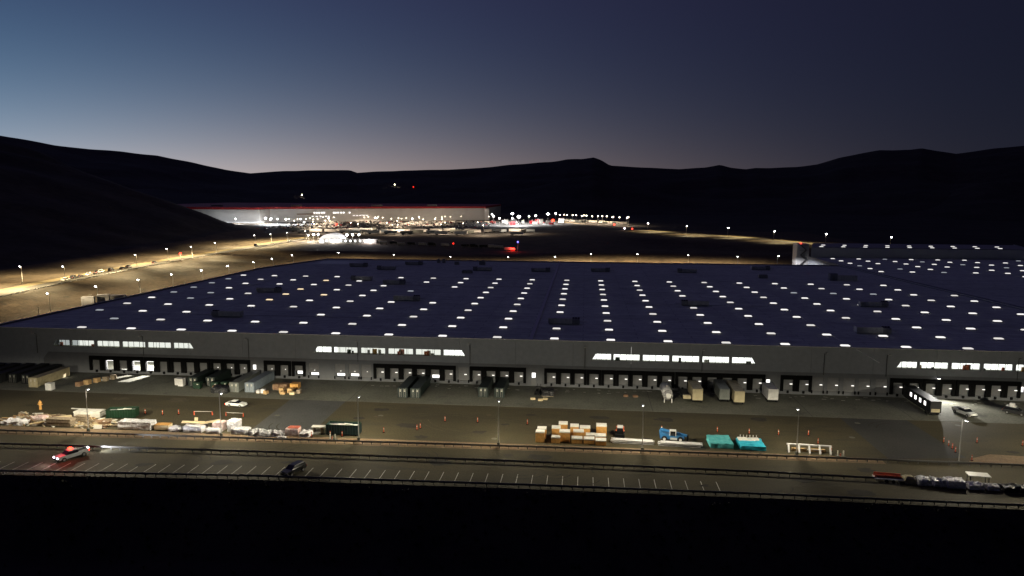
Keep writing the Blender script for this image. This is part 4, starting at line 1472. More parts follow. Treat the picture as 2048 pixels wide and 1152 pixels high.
# left goods yard
load("foil_bundle", "long silver foil wrapped bundle beside an orange crate", "wrapped bundle", -97.6, 145.5, 7.6, 2.4, 1.75, 'wrap_grey', 2, 0.2)
t = thing("plywood_crate", "pale orange crate at the end of the silver bundle", "crate", (-91.6, 145.6, 0.03), R_(4))
MB().box(-1.6, 1.6, -0.9, 0.9, 0.1, 1.15).build("side_boards", 'ply_pale', t)
MB().box(-1.62, 1.62, -0.92, 0.92, 1.15, 1.2).build("lid", 'ply', t)
load("wrapped_pallet", "white bag heap next to the pale orange crate", "wrapped pallet", -88.4, 144.9, 2.4, 1.8, 0.9, 'wrap', 21, 0.25, round_=0.6)
load("wrapped_pallet", "broad plastic wrapped pallet load under two plywood sheets", "wrapped pallet", -84.0, 145.2, 4.2, 2.6, 1.35, 'wrap', 22, 0.2)
for i, (x, y, a, b, rz, ry, w_) in enumerate(((-84.8, 145.9, 4.6, 1.5, 0.35, 0.1, 'beside an upright offcut'), (-81.2, 146.6, 4.2, 1.4, 0.55, -0.06, 'slanting towards the lamp pole'))):
    t = thing("plywood_sheet", f"loose pale plywood sheet lying on the wrapped loads {w_}", "plywood", (x, y, 1.72), rz)
    MB().cbox(0, 0, 0.06, a, b, 0.06, ry=ry).build("sheet", 'ply_pale', t)
    if i == 0:
        MB().cbox(0.6, 0.3, 0.55, 0.7, 0.06, 0.9, ry=ry).build("offcut", 'ply_pale', t)
load("wrapped_pallet", "pinkish wrapped pallet tower behind the lamp pole", "wrapped pallet", -78.9, 146.2, 2.2, 2.0, 2.0, 'wrap_pink', 23, 0.15)
load("wrapped_pallet", "tall white wrapped pallet tower beside the pinkish one", "wrapped pallet", -75.6, 146.4, 2.4, 2.0, 2.5, 'wrap', 24, 0.16)
load("wrapped_pallet", "low white wrapped pallet before the pallet towers", "wrapped pallet", -79.4, 144.5, 3.2, 1.4, 0.9, 'wrap', 25, 0.25)
load("wrapped_pallet", "grey white wrapped pallet joined to the towers", "wrapped pallet", -73.4, 144.9, 3.6, 2.0, 1.1, 'wrap_grey', 26, 0.25)
load("plastic_heap", "crumpled grey plastic heap with pointed folds", "plastic heap", -68.8, 144.4, 4.6, 2.0, 1.0, 'wrap_grey', 27, 0.5, pallet=False, cuts=12, round_=0.5)
load("plastic_heap", "crumpled white plastic heap next to the red topped pallet", "plastic heap", -64.9, 144.5, 3.0, 1.8, 0.9, 'wrap', 28, 0.45, pallet=False, cuts=12, round_=0.5)
t = load("wrapped_pallet", "wrapped brick coloured pallet with a red top", "wrapped pallet", -61.8, 145.2, 2.8, 1.8, 1.5, 'wrap_pink', 29, 0.1)
MB().cbox(0.2, 0.1, 1.72, 2.4, 1.5, 0.12).build("red_top", 'red_board', t)
load("plastic_heap", "white bag heap between the red topped pallet and a raised board", "plastic heap", -58.9, 144.9, 2.0, 2.0, 1.1, 'wrap', 30, 0.4, pallet=False, cuts=10, round_=0.6)
load("plastic_heap", "small pale scrap of plastic close to the guardrail", "plastic heap", -63.4, 142.9, 1.8, 0.7, 0.35, 'wrap', 31, 0.2, pallet=False)
t = thing("wood_panel_stack", "pale board lying on a post beside the dark dumpster", "board", (-55.9, 146.6, 0.03), R_(3))
MB().box(-2.2, 0.9, -0.7, 0.7, 1.55, 1.68).build("board", 'film', t)
MB().box(-0.2, 0.3, -0.3, 0.3, 0, 1.55).box(-1.9, -1.6, -0.3, 0.3, 0, 1.55).build("trestle", 'wood', t)
MB().box(-2.0, -0.2, -0.5, 0.3, 0.0, 0.35).build("offcuts", 'film', t)


def dumpster(label, x, y, L, h, m, rz=0.0):
    t = thing("dumpster", label, "dumpster", (x, y, 0.03), rz)
    a, b = L / 2, 1.2
    MB().box(-a, a, -b, -b + 0.08, 0.25, h).box(-a, a, b - 0.08, b, 0.25, h).box(-a, -a + 0.08, -b, b, 0.25, h).box(a - 0.08, a, -b, b, 0.25, h).box(-a, a, -b, b, 0.2, 0.27).build("bin_wall", m, t)
    rb = MB()
    n = int(L / 0.55)
    for q in range(n + 1):
        xx = -a + L * q / n
        for s in (-1, 1):
            rb.box(xx - 0.06, xx + 0.06, s * b - 0.08, s * b + 0.08, 0.25, h - 0.05)
    rb.build("rib", m, t)
    MB().box(-a - 0.06, a + 0.06, -b - 0.08, -b + 0.06, h - 0.02, h + 0.1).box(-a - 0.06, a + 0.06, b - 0.06, b + 0.08, h - 0.02, h + 0.1).box(-a - 0.08, -a + 0.06, -b, b, h - 0.02, h + 0.1).box(a - 0.06, a + 0.08, -b, b, h - 0.02, h + 0.1).build("rim", 'dump_green', t)
    me_ = lumpy(L - 0.3, 2.1, h - 0.55, 40 + int(x), 0.12, 6)
    me_.materials.append(M['hvac_dark'])
    o_ = link("rubbish", me_, t)
    o_.location = (0, 0, 0.25)
    MB().cbox(-0.4, 0.2, h - 0.2, 1.5, 0.7, 0.05, rz=0.3, ry=0.08).cbox(0.9, 0.4, h - 0.15, 1.9, 0.5, 0.05, rz=-0.2).build("scrap_board", 'film', t)
    for s in (-1, 1):
        MB().cyl((s * (a - 0.5), -b, 0.15), (s * (a - 0.5), b, 0.15), 0.14, 0.14, 8).build("roller", 'black', t)
    return t


dumpster("dark ribbed open dumpster with scrap boards inside", -51.2, 147.0, 7.0, 2.3, 'dump_dark')
dumpster("green open dumpster between the timber stacks and silver bundle", -105.6, 152.4, 6.2, 2.1, 'dump_green', R_(14))

# timber, rubble and boards in the left corner of the yard
pile = MB()
for q in range(240):
    u = rnd.random()
    x = -131 + 26 * u
    y = 144.6 + rnd.uniform(0, 9) * (1 - 0.4 * u)
    zc = 0.1 + 0.75 * max(0, 1 - abs(y - 148.5) / 4.5) * rnd.random()
    pile.cbox(x, y, zc, rnd.uniform(0.8, 3.4), rnd.uniform(0.08, 0.5), rnd.uniform(0.04, 0.22), rnd.choice((0, 0, 1, 2, 3, 4)), rnd.gauss(0.0, 0.5), rnd.uniform(-0.12, 0.12), rnd.uniform(-0.16, 0.16))
pl = pile.build("timber_debris", ['wood', 'wood_brown', 'card', 'film', 'ply_pale'])
pl["kind"] = "stuff"
tag(pl, "scattered heap of broken timber and boards in the yard corner", "debris")


def board_stack(name, label, x, y, L, wd, n, m, rz=0.0, th=0.2):
    t = thing(name, label, "board stack", (x, y, 0.03), rz)
    for q in range(n):
        MB().cbox(rnd.uniform(-0.15, 0.15), rnd.uniform(-0.06, 0.06), 0.12 + th * (q + 0.5), L, wd, th * 0.86).build("board", m, t)
    for s in (-1, 1):
        MB().box(s * L * 0.35 - 0.08, s * L * 0.35 + 0.08, -wd / 2, wd / 2, 0, 0.12).build("bearer", 'wood_brown', t)
    return t


board_stack("panel_stack", "stack of cream insulated panels behind the lamp pole", -113.6, 152.2, 6.2, 2.2, 7, 'film', R_(3), 0.2)
board_stack("timber_stack", "long grey timber stack beside the dirt strip", -115.6, 145.4, 5.8, 1.8, 8, 'wood', 0, 0.2)
board_stack("timber_stack", "small grey timber stack behind the long one", -112.3, 147.7, 3.0, 1.5, 8, 'wood', 0, 0.2)
board_stack("timber_stack", "low brown timber stack near the green dumpster", -107.3, 147.6, 3.6, 1.6, 3, 'wood_brown', R_(5), 0.2)
board_stack("plank_stack", "slanted pile of pale planks among the debris", -118.8, 149.4, 4.4, 0.9, 4, 'ply_pale', R_(28), 0.16)
for i, (x, y, a, rz, nm) in enumerate(((-119.8, 157.4, 4.6, -0.03, "long white metal strip lying alone beyond the debris"), (-118.0, 154.8, 3.6, -0.12, "short white board lying beside the debris heap"))):
    t = thing("white_board", nm, "board", (x, y, 0.03), rz)
    MB().box(-a / 2, a / 2, -0.2, 0.2, 0.0, 0.14).build("panel", 'film', t)
    MB().box(-a / 2 + 0.3, -a / 2 + 0.5, -0.3, 0.3, -0.02, 0.0).build("batten", 'wood', t)
load("plastic_heap", "pale crumpled sheet over planks at the yard corner", "plastic heap", -126.5, 145.6, 5.0, 2.4, 0.9, 'wrap', 51, 0.45, pallet=False, cuts=10, round_=0.6)
load("plastic_heap", "brownish wrapped heap beyond the crumpled sheet", "plastic heap", -123.4, 148.8, 3.4, 2.0, 0.9, 'wrap_pink', 52, 0.4, pallet=False, cuts=10, round_=0.6)
t = thing("hydrant_post", "orange hydrant shaped post standing behind the debris", "hydrant", (-129.0, 156.0, 0.03))
MB().cyl((0, 0, 0), (0, 0, 1.7), 0.3, 0.26, 10).cyl((0, 0, 1.7), (0, 0, 2.0), 0.45, 0.2, 10).build("barrel", 'ply', t)
MB().cyl((-0.55, 0, 1.3), (0.55, 0, 1.3), 0.16, 0.16, 8).build("outlet", 'ply', t)
MB().cyl((0, 0, 2.0), (0, 0, 2.3), 0.12, 0.08, 8).build("cap", 'ply', t)
t = thing("pedestal_sign", "pale leaning board at the foot of the lamp pole", "board", (-106.2, 144.0, 0.03), R_(8))
MB().cbox(0.3, 0, 0.5, 1.7, 0.12, 0.9, rx=-0.35).build("panel", 'film', t)
MB().box(-0.4, -0.3, 0, 0.5, 0, 0.5).build("prop", 'wood', t)
for i, (x, y, L, rz) in enumerate(((-110.0, 144.6, 3.0, 0.5), (-102.6, 146.2, 3.4, 0.12), (-103.0, 147.4, 2.6, -0.1))):
    t = board_stack("loose_plank", ["loose planks between the timber stack and the lamp foot", "loose planks between the lamp foot and the silver bundle", "loose planks lying before the green dumpster"][i], x, y, L, 0.3, 2, 'wood', rz, 0.12)


# heap of goods on the dark lane at the right
t = thing("flat_trailer", "low red sided flat trailer on the dark lane", "trailer", (56.0, 132.9, 0.03), R_(-6))
MB().box(-2.6, 2.4, -0.9, 0.9, 0.5, 0.65).build("deck", 'white_steel', t)
MB().box(-2.4, 2.2, 0.75, 0.85, 0.65, 1.25).box(-2.4, 2.2, -0.2, -0.1, 0.65, 1.1).build("side_board", 'red_board', t)
me = MB().cyl((0, -0.1, 0), (0, 0.1, 0), 0.3, 0.3, 12).mesh("wheel", 'tyre')
for xx in (-0.6, 0.6):
    for s in (-1, 1):
        o = link("wheel", me, t)
        o.location = (xx, s * 0.95, 0.3)
load("covered_goods", "small tan tarpaulin mound beside the red trailer", "tarp heap", 59.3, 132.4, 1.8, 1.6, 1.2, 'box_tan', 60, 0.15, round_=0.9)
load("covered_goods", "white crumpled bundle next to the tan mound", "plastic heap", 61.5, 131.9, 2.2, 1.8, 1.25, 'wrap_grey', 61, 0.3, cuts=10, round_=0.6)
load("covered_goods", "grey white bundle between two white bundles", "plastic heap", 64.0, 131.6, 2.2, 1.8, 1.35, 'wrap_grey', 62, 0.3, cuts=10, round_=0.5)
load("covered_goods", "largest white covered bundle in the dark lane heap", "plastic heap", 66.6, 131.3, 3.0, 2.0, 1.5, 'wrap', 63, 0.25, cuts=10, round_=0.5)
load("covered_goods", "white wrapped goods below the raised white panel", "plastic heap", 69.9, 131.0, 2.4, 1.8, 0.95, 'wrap', 64, 0.3, cuts=10, round_=0.5)
load("covered_goods", "smaller white bundle at the end of the heap", "plastic heap", 72.7, 130.8, 2.0, 1.6, 0.9, 'wrap_grey', 65, 0.3, cuts=10, round_=0.5)
t = thing("raised_panel", "white flat panel raised on a stand over the wrapped goods", "panel", (71.2, 132.6, 0.03), R_(-6))
MB().cbox(0, 0, 2.0, 3.6, 1.8, 0.14, rx=0.06).build("panel", 'film', t)
for sx in (-1.5, 1.5):
    for sy in (-0.7, 0.7):
        MB().box(sx - 0.06, sx + 0.06, sy - 0.06, sy + 0.06, 0, 1.95).build("leg", 'dark_metal', t)
load("covered_goods", "black tarpaulin heap at the far end of the dark lane", "tarp heap", 76.2, 130.4, 4.6, 2.2, 1.0, 'black_tarp', 66, 0.3, cuts=10, round_=0.6)

# apron clutter
load("tarp_heap", "black tarpaulin heap between brown crates and grey container", "tarp heap", -93.6, 175.4, 4.2, 2.6, 1.6, 'black_tarp', 70, 0.35, 0.05, cuts=10, pallet=False, round_=0.4)
for i, (x, y, a, h, m, lb) in enumerate((
        (-108.6, 180.6, 1.2, 1.9, 'box_white', "narrower pale cabinet of the pair before the docks"), (-107.0, 179.6, 1.4, 2.1, 'box_white', "wider pale cabinet of the pair before the docks"),
        (-138.9, 171.9, 1.7, 1.9, 'box_white', "white cabinet standing alone past the tan container"),
        (-101.6, 178.0, 1.9, 1.7, 'dump_green', "green wheeled bin beside the pale cabinets"), (-97.0, 178.6, 1.9, 1.7, 'dump_green', "green wheeled bin beside the brown crates"), (-94.8, 179.6, 1.7, 1.6, 'dump_green', "green wheeled bin nearest the tarpaulin heap"))):
    t = thing("cabinet" if 'cabinet' in lb else "wheeled_bin", lb, "cabinet" if 'cabinet' in lb else "bin", (x, y, 0.05))
    MB().box(-a / 2, a / 2, -0.7, 0.7, 0.15, h).build("body", m, t)
    MB().box(-a / 2 - 0.05, a / 2 + 0.05, -0.75, 0.75, h, h + 0.08).build("lid", m, t)
    MB().box(-a / 2 + 0.1, -a / 2 + 0.25, -0.6, 0.6, 0, 0.15).box(a / 2 - 0.25, a / 2 - 0.1, -0.6, 0.6, 0, 0.15).build("foot", 'black', t)
    MB().box(0.1, 0.5, -0.725, -0.7, h - 0.5, h - 0.3).build("sticker", 'paint', t)
BX = [(-83.6, 175.4, 0.9, 0.9, 'box_white'), (-82.4, 175.6, 1.0, 1.1, 'wrap'), (-81.4, 174.9, 1.0, 0.9, 'card'), (-77.8, 176.4, 1.1, 1.4, 'card'), (-76.9, 175.2, 1.2, 0.8, 'card'), (-75.6, 176.6, 1.2, 1.3, 'card'),
      (-74.4, 175.2, 1.2, 0.7, 'ply_pale'), (-73.2, 176.5, 1.0, 1.1, 'wood'), (-95.6, 176.6, 1.6, 1.4, 'wood_brown'), (-92.6, 179.6, 1.6, 1.3, 'wood_brown'), (-91.8, 182.2, 1.6, 1.3, 'wood_brown'),
      (-78.6, 180.2, 2.0, 1.5, 'wood_brown'), (-76.0, 181.0, 2.2, 1.5, 'ply'), (-80.4, 179.4, 1.6, 1.6, 'wood_brown'), (-134.2, 176.6, 1.4, 1.2, 'wood_brown'), (-133.2, 178.4, 1.4, 1.3, 'card'), (-132.0, 180.6, 1.3, 1.3, 'card'), (-130.8, 182.6, 1.3, 1.2, 'wood'), (-129.8, 184.4, 1.2, 1.2, 'wood')]
for i, (x, y, a, h, m) in enumerate(BX):
    where = "by the tan container" if x < -120 else "near the black tarpaulin heap" if x < -90 else "before the docks by the blue grey container"
    cn = {'card': 'cardboard', 'box_white': 'white', 'wrap': 'white wrapped', 'ply_pale': 'pale plywood', 'wood': 'grey wooden', 'wood_brown': 'brown wooden', 'ply': 'orange plywood'}[m]
    t = thing("stacked_box", f"{cn} box on a pallet {where}", "box", (x, y, 0.05), rnd.uniform(-0.2, 0.2), f"{cn} boxes {where}")
    MB().box(-a / 2, a / 2, -a / 2, a / 2, 0.14, h).build("carton", m, t)
    MB().box(-a / 2, a / 2, -a / 2, -a / 2 + 0.1, 0, 0.1).box(-a / 2, a / 2, a / 2 - 0.1, a / 2, 0, 0.1).box(-a / 2, a / 2, -a / 2, a / 2, 0.1, 0.14).build("pallet", 'wood', t)
# forklift and yellow pallets near the lamp at the apron middle
t = thing("forklift", "black forklift standing among yellow pallets before the docks", "forklift", (-11.4, 182.4, 0.05), R_(80))
MB().box(-1.2, 1.0, -0.65, 0.65, 0.3, 1.2).build("body", 'black', t)
MB().box(-0.9, 0.3, -0.55, 0.55, 2.1, 2.2).box(-0.9, -0.8, -0.55, -0.45, 1.2, 2.1).box(-0.9, -0.8, 0.45, 0.55, 1.2, 2.1).box(0.2, 0.3, -0.55, -0.45, 1.2, 2.1).box(0.2, 0.3, 0.45, 0.55, 1.2, 2.1).build("overhead_guard", 'dark_metal', t)
MB().box(1.0, 1.15, -0.5, -0.35, 0.1, 2.6).box(1.0, 1.15, 0.35, 0.5, 0.1, 2.6).build("mast", 'dark_metal', t)
MB().box(1.15, 2.2, -0.4, -0.28, 0.12, 0.18).box(1.15, 2.2, 0.28, 0.4, 0.12, 0.18).build("fork", 'dark_metal', t)
wheels(t, (-0.8, 0.65), 0.62, 0.3)
load("covered_goods", "black covered pallet load beside the forklift", "tarp heap", -8.8, 182.0, 3.0, 2.4, 1.6, 'black_tarp', 75, 0.3, 0.05, cuts=8)
for i, (x, y) in enumerate(((-12.4, 178.0), (-10.4, 177.2), (-9.2, 178.2), (13.6, 183.2), (11.2, 183.4))):
    lb = "yellow wooden pallet stack close to the forklift" if x < 0 else "low wooden pallet stack lying between the docks and the tank"
    t = thing("pallet_stack", lb, "pallets", (x, y, 0.05), rnd.uniform(-0.2, 0.2), "pallets close to the forklift" if x < 0 else "pallets between docks and tank")
    for q in range(3):
        z = q * 0.15
        p = MB()
        for r in range(3):
            p.box(-0.6, 0.6, -0.5 + r * 0.44, -0.38 + r * 0.44, z, z + 0.09)
        for r in range(5):
            p.box(-0.6 + r * 0.26, -0.44 + r * 0.26, -0.5, 0.5, z + 0.09, z + 0.12)
        p.build("pallet", 'ply_pale' if x < 0 else 'wood_brown', t)

# traffic posts, cones, trestles and drain covers
DEL = [(-102.2, 155.6), (-97.7, 155.3), (-94.2, 156.1), (-42.9, 148.9), (-36.1, 151.4), (-35.6, 152.5), (-31.1, 158.0), (-23.6, 158.1), (-12.2, 157.9), (17.6, 156.8), (29.7, 157.4), (36.4, 156.9), (42.6, 156.9),
       (49.0, 157.3), (49.4, 152.0), (76.2, 155.9), (76.2, 153.8), (76.1, 152.0), (75.7, 149.9), (83.1, 156.4), (91.6, 155.5), (76.6, 145.4), (50.7, 147.7), (-53.6, 145.2), (-51.0, 145.3), (-57.4, 144.3)]
d0 = None
DN = ["near the green dumpster", "along the open asphalt", "around the crates and tarpaulins", "by the hooked lamp"]
for i, (x, y) in enumerate(DEL):
    g = 0 if x < -90 else 1 if x < 0 else 2 if x < 60 else 3
    lb, gp = f"orange and white delineator post standing {DN[g]}", f"delineator posts {DN[g]}"
    if d0 is None:
        d0 = thing("delineator_post", lb, "traffic post", (x, y, 0.03), 0, gp)
        MB().cyl((0, 0, 0), (0, 0, 0.1), 0.28, 0.26, 8).build("rubber_base", 'black', d0)
        MB().cyl((0, 0, 0.1), (0, 0, 1.15), 0.1, 0.08, 8).build("tube", 'cone', d0)
        MB().cyl((0, 0, 0.75), (0, 0, 0.9), 0.1, 0.097, 8).build("white_band", 'paint', d0)
    else:
        copy_tree(d0, (x, y, 0.03), 0, lb, gp)
for (xa, ya, xb_, yb_) in ((-90.4, 156.1, -86.1, 156.4), (-82.6, 156.2, -78.3, 156.0)):
    t = thing("barrier", "low barrier of two orange posts joined by a white bar", "barrier", (xa, ya, 0.03), 0, "barriers behind the wrapped loads")
    for xx, yy in ((0, 0), (xb_ - xa, yb_ - ya)):
        MB().cyl((xx, yy, 0), (xx, yy, 0.9), 0.14, 0.1, 8).build("post", 'cone', t)
    MB().cyl((0, 0, 0.85), (xb_ - xa, yb_ - ya, 0.85), 0.04, 0.04, 6).build("bar", 'film', t)
for (x, y, lb) in ((-52.4, 143.4, "pale two post pipe stand on a slab before the dark dumpster"), (51.6, 145.0, "pale two post pipe stand on a slab beside the white rack")):
    t = thing("pipe_stand", lb, "pipe stand", (x, y, 0.03))
    MB().box(-0.9, 0.9, -0.5, 0.5, 0, 0.1).build("slab", 'concrete', t)
    for s in (-0.55, 0.55):
        MB().cyl((s, 0, 0.1), (s, 0, 1.15), 0.12, 0.12, 8).build("pipe", 'film', t)
    MB().cyl((-0.1, -0.2, 0.1), (-0.1, -0.2, 0.6), 0.14, 0.14, 8).build("valve", 'red_board', t)
for x, y in ((-46.9, 160.5), (-18.5, 147.6), (58.0, 157.0), (62.8, 167.3), (-71, 158), (85, 168.2)):
    o = MB().cyl((0, 0, -0.02), (0, 0, 0.012), 0.65, 0.6, 16).build("drain_cover", 'concrete')
    o.location = (x, y, 0.03)
    tag(o, "round pale drain cover set in the yard asphalt", "drain cover", "drain covers in the yard")

# low brush on the slope below the parking lot
br = MB()
for q in range(900):
    x = rnd.uniform(-125, 85)
    y = lerp_table(EDGE, x) - 0.3 - abs(rnd.gauss(0, 1)) * 7
    z = tz(x, y)
    r = rnd.uniform(0.15, 0.55)
    for l in range(7):
        a = rnd.uniform(0, 6.28)
        d_ = Vector((math.cos(a), math.sin(a), rnd.uniform(0.4, 1.6))) * r
        n_ = Vector((-math.sin(a), math.cos(a), 0)) * r * 0.35
        k = len(br.v)
        br.v += [(x, y, z - 0.05), tuple(Vector((x, y, z)) + d_ * 0.6 + n_), tuple(Vector((x, y, z)) + d_), tuple(Vector((x, y, z)) + d_ * 0.6 - n_)]
        br.f.append((k, k + 1, k + 2, k + 3))
        br.mi.append(0)
bo = br.build("brush", 'dark_scrub')
bo["kind"] = "stuff"
tag(bo, "low dark brush growing on the slope under the parking lot", "brush")
# ------------------------------------------------------------------ things beside the left wall
for i, (x, y, a, h) in enumerate(((-216.5, 294.5, 5, 3.2), (-212.5, 299, 5, 3.6), (-209, 304, 6, 2.8))):
    t = thing("storage_unit", f"white storage unit, {['lower short', 'tallest', 'longest low'][i]} one of three beside the warehouse", "storage unit", (x, y, 0.03), R_(20))
    MB().box(-a / 2, a / 2, -1.3, 1.3, 0.15, h + 2.5).build("box", 'white_wall', t)
    MB().box(-a / 2 - 0.05, a / 2 + 0.05, -1.35, 1.35, h + 2.5, h + 2.6).build("lid", 'white_steel', t)
    MB().box(-a / 2 + 0.2, a / 2 - 0.2, -1.2, 1.2, 0, 0.15).build("skid", 'dark_metal', t)

# ------------------------------------------------------------------ the far factory and its lots
fa = thing("far_factory", "vast white factory with a red band along its roofline below the hills", "factory", (0, 0, 6))
PL = [(-720, 1010), (-468, 1010), (-468, 1045), (-165, 1200), (-165, 1420), (-720, 1420)]
m_ = MB()
n = len(PL)
m_.v = [(x, y, 0) for x, y in PL] + [(x, y, 19.4) for x, y in PL]
m_.f = [(i, (i + 1) % n, n + (i + 1) % n, n + i) for i in range(n)]
m_.mi = [0] * n
m_.build("wall", 'white_wall', fa)
m_ = MB()
PLo = [(x + (0.3 if x > -400 else -0.3), y + (-0.3 if y < 1300 else 0.3)) for x, y in PL]
m_.v = [(x, y, 19.4) for x, y in PLo] + [(x, y, 22.6) for x, y in PLo]
m_.f = [(i, (i + 1) % n, n + (i + 1) % n, n + i) for i in range(n)] + [tuple(range(n, 2 * n))]
m_.mi = [0] * (n + 1)
m_.build("red_band", 'red_band', fa)
dv = Vector((303, 155, 0)).normalized()


def on_face(u, z, sx, sz, name, m, off=-0.25):
    p = Vector((-468, 1045, 0)) + dv * u
    T = Matrix.Translation(p) @ Matrix.Rotation(math.atan2(dv.y, dv.x), 4, 'Z')
    return MB().box(0, sx, off, 0.05, z, z + sz, 0, T).build(name, m, fa)


for u in (63, 66.5, 70, 74, 77.5, 92, 95, 98.5, 103, 107, 116):
    on_face(u, 12.6, 2.2, 2.0, "window", 'lit_bright')
for u in (60, 66, 72, 80, 84):
    on_face(u, 7.6, 2.5, 1.0, "window", 'lit_bright')
for u in (122, 127, 132, 137, 142):
    on_face(u, 8.6, 3.0, 0.6, "window", 'lit_bright')
for u in range(28, 330, 34):
    on_face(u, 0, 0.6, 19.3, "pilaster", 'hvac', -0.12)
on_face(38, 11, 24, 1.4, "canopy", 'wood_brown', -3)
MB().box(-165.2, -158, 1190, 1204, 0, 18.5).build("corner_tower", 'white_wall', fa)
for x in (-560, -440, -330, -250):
    y = 1060 if x < -468 else 1045 + (x + 468) * 155 / 303 + 15
    MB().box(x - 8, x + 8, y, y + 6, 22.6, 25.2).build("roof_plant", 'hvac', fa)

struct(sheet("far_parking_lot", [(-440, 845), (-60, 845), (-40, 1180), (-165, 1195), (-455, 1040)], 6.08, 'farlot'))
struct(sheet("trailer_lot", [(-345, 765), (-60, 765), (-40, 842), (-400, 842)], 6.08, 'farlot'))

CARM = {}
for c_ in ('white', 'silver', 'dark', 'red', 'blue'):
    m_ = MB().prism([(-2.2, 0.25), (2.2, 0.25), (2.3, 0.75), (1.0, 0.95), (-2.2, 1.0)], -0.9, 0.9, 0).prism([(1.0, 0.94), (0.3, 1.45), (-1.3, 1.47), (-2.0, 0.99)], -0.8, 0.8, 1, lambda x, z: (z - 0.9) * 0.3)
    for sx in (-1.35, 1.35):
        m_.cyl((sx, -0.92, 0.32), (sx, 0.92, 0.32), 0.32, 0.32, 8, 2)
    CARM[c_] = m_.mesh("car_" + c_, ['car_' + c_, 'car_glass', 'tyre'])
cnt = 0
for r in range(17):
    y = 852 + r * 16.5
    for q in range(26):
        if cnt >= 298:
            break
        x = -425 + q * 13.5 + rnd.uniform(-3, 3)
        if y > 1030 + (x + 468) * 155 / 303 or x > -150 + (y - 850) * 0.15 or rnd.random() < 0.22 or x < -410 + r * 2:
            continue
        c_ = rnd.choices(('white', 'silver', 'dark', 'red', 'blue'), (5, 4, 4, 2, 1))[0]
        o = link("parked_car", CARM[c_])
        o.location = (x, y + rnd.uniform(-0.5, 0.5), 6.09)
        o.rotation_euler = (0, 0, R_(90) if rnd.random() < 0.5 else R_(-90) if rnd.random() < 0.5 else 0)
        tag(o, f"{c_} car parked in the floodlit lot before the red banded factory", "car", f"{c_} cars in the far factory lot")
        cnt += 1


def far_lamp(x, y, h, power, label, group, lens='lamp_far', r=0.6, col=(1, 0.76, 0.52)):
    t = thing("lot_lamp", label, "lamp", (x, y, tz(x, y)), 0, group)
    kp = ('far', h)
    if kp not in LP:
        LP[kp] = MB().cyl((0, 0, 0), (0, 0, h), 0.14, 0.1, 6).mesh("pole", 'pole')
    kl = ('farl', h, r, lens)
    if kl not in LP:
        LP[kl] = MB().ball((0, 0, h + 0.1), r, 1, 1, 0.7, 8, 5).mesh("lens", lens, True)
    link("pole", LP[kp], t)
    link("lens", LP[kl], t)
    if power:
        lum(t, (0, 0, h - r - 0.2), power * 0.22, col, 1, 1, 0.55, 0.1, 0.35, 2.0, 0.0, 0.4)
    return t


for i in range(44):
    u = rnd.random()
    x = -420 + 290 * u + rnd.uniform(-8, 8)
    ymax = 1030 + (x + 468) * 155 / 303 - 12
    y = rnd.uniform(ymax - 95, ymax) if i % 3 else rnd.uniform(870, ymax - 90)
    big = rnd.random() < 0.22
    far_lamp(x, y, 7.5, 60000 if i % 2 == 0 else 0, "bright lot lamp among the parked cars before the factory" if big else "lot lamp among the parked cars before the factory",
             "bright lamps in the far factory lot" if big else "lamps in the far factory lot", 'lamp_flood' if big else 'lamp_far', 0.85 if big else 0.5)
for x, y, r in ((-520, 975, 0.7), (-490, 980, 0.7), (-455, 1000, 1.5), (-440, 985, 1.1), (-430, 960, 1.1), (-412, 970, 1.1), (-395, 980, 1.0)):  # pair in front of the left face is added to brighten that wall
    far_lamp(x, y, 7.5, 110000, "strong floodlight by the corner of the far factory", "floodlights by the factory corner", 'lamp_flood', r, (0.92, 0.96, 1))

# white semi trailers parked in rows
TRM = {c_: MB().box(-7, 7, -1.25, 1.25, 1.15, 4.0).box(-6.8, 6.8, -1.0, 1.0, 0.85, 1.15, 1).cyl((-5.2, -1.2, 0.5), (-5.2, 1.2, 0.5), 0.5, 0.5, 8, 1).cyl((-4.0, -1.2, 0.5), (-4.0, 1.2, 0.5), 0.5, 0.5, 8, 1).box(4.4, 4.6, -0.9, 0.9, 0, 0.9, 1).mesh("semi_trailer_" + c_, ['box_' + c_ if c_ != 'pale' else 'white_wall', 'black'])
       for c_ in ('white', 'grey', 'pale', 'blue')}
for r, (y, x0, x1) in enumerate(((774, -330, -70), (790, -300, -60), (806, -330, -90), (822, -290, -60), (836, -250, -50))):
    x = x0
    while x < x1:
        if rnd.random() < 0.66:
            c_ = rnd.choice(('white', 'pale', 'pale', 'grey', 'blue', 'white'))
            o = link("semi_trailer", TRM[c_])
            o.location = (x, y + rnd.uniform(-2, 2), 6.09)
            o.rotation_euler = (0, 0, rnd.uniform(-0.05, 0.05) if r < 3 else R_(70) * (rnd.random() < 0.4))
            cl_ = {'white': 'off white', 'pale': 'bright white', 'grey': 'dark grey', 'blue': 'blue grey'}[c_]
            tag(o, f"{cl_} semi trailer parked in the rows below the far factory", "trailer", f"{cl_} trailers below the far factory")
        x += rnd.uniform(15.5, 23)
for x, y in ((-300, 782), (-255, 798), (-205, 782), (-160, 798), (-110, 782), (-75, 815), (-140, 828), (-230, 828)):
    far_lamp(x, y, 10, 42000, "lamp standing among the parked semi trailers", "lamps among the semi trailers", 'lamp_far', 0.45)

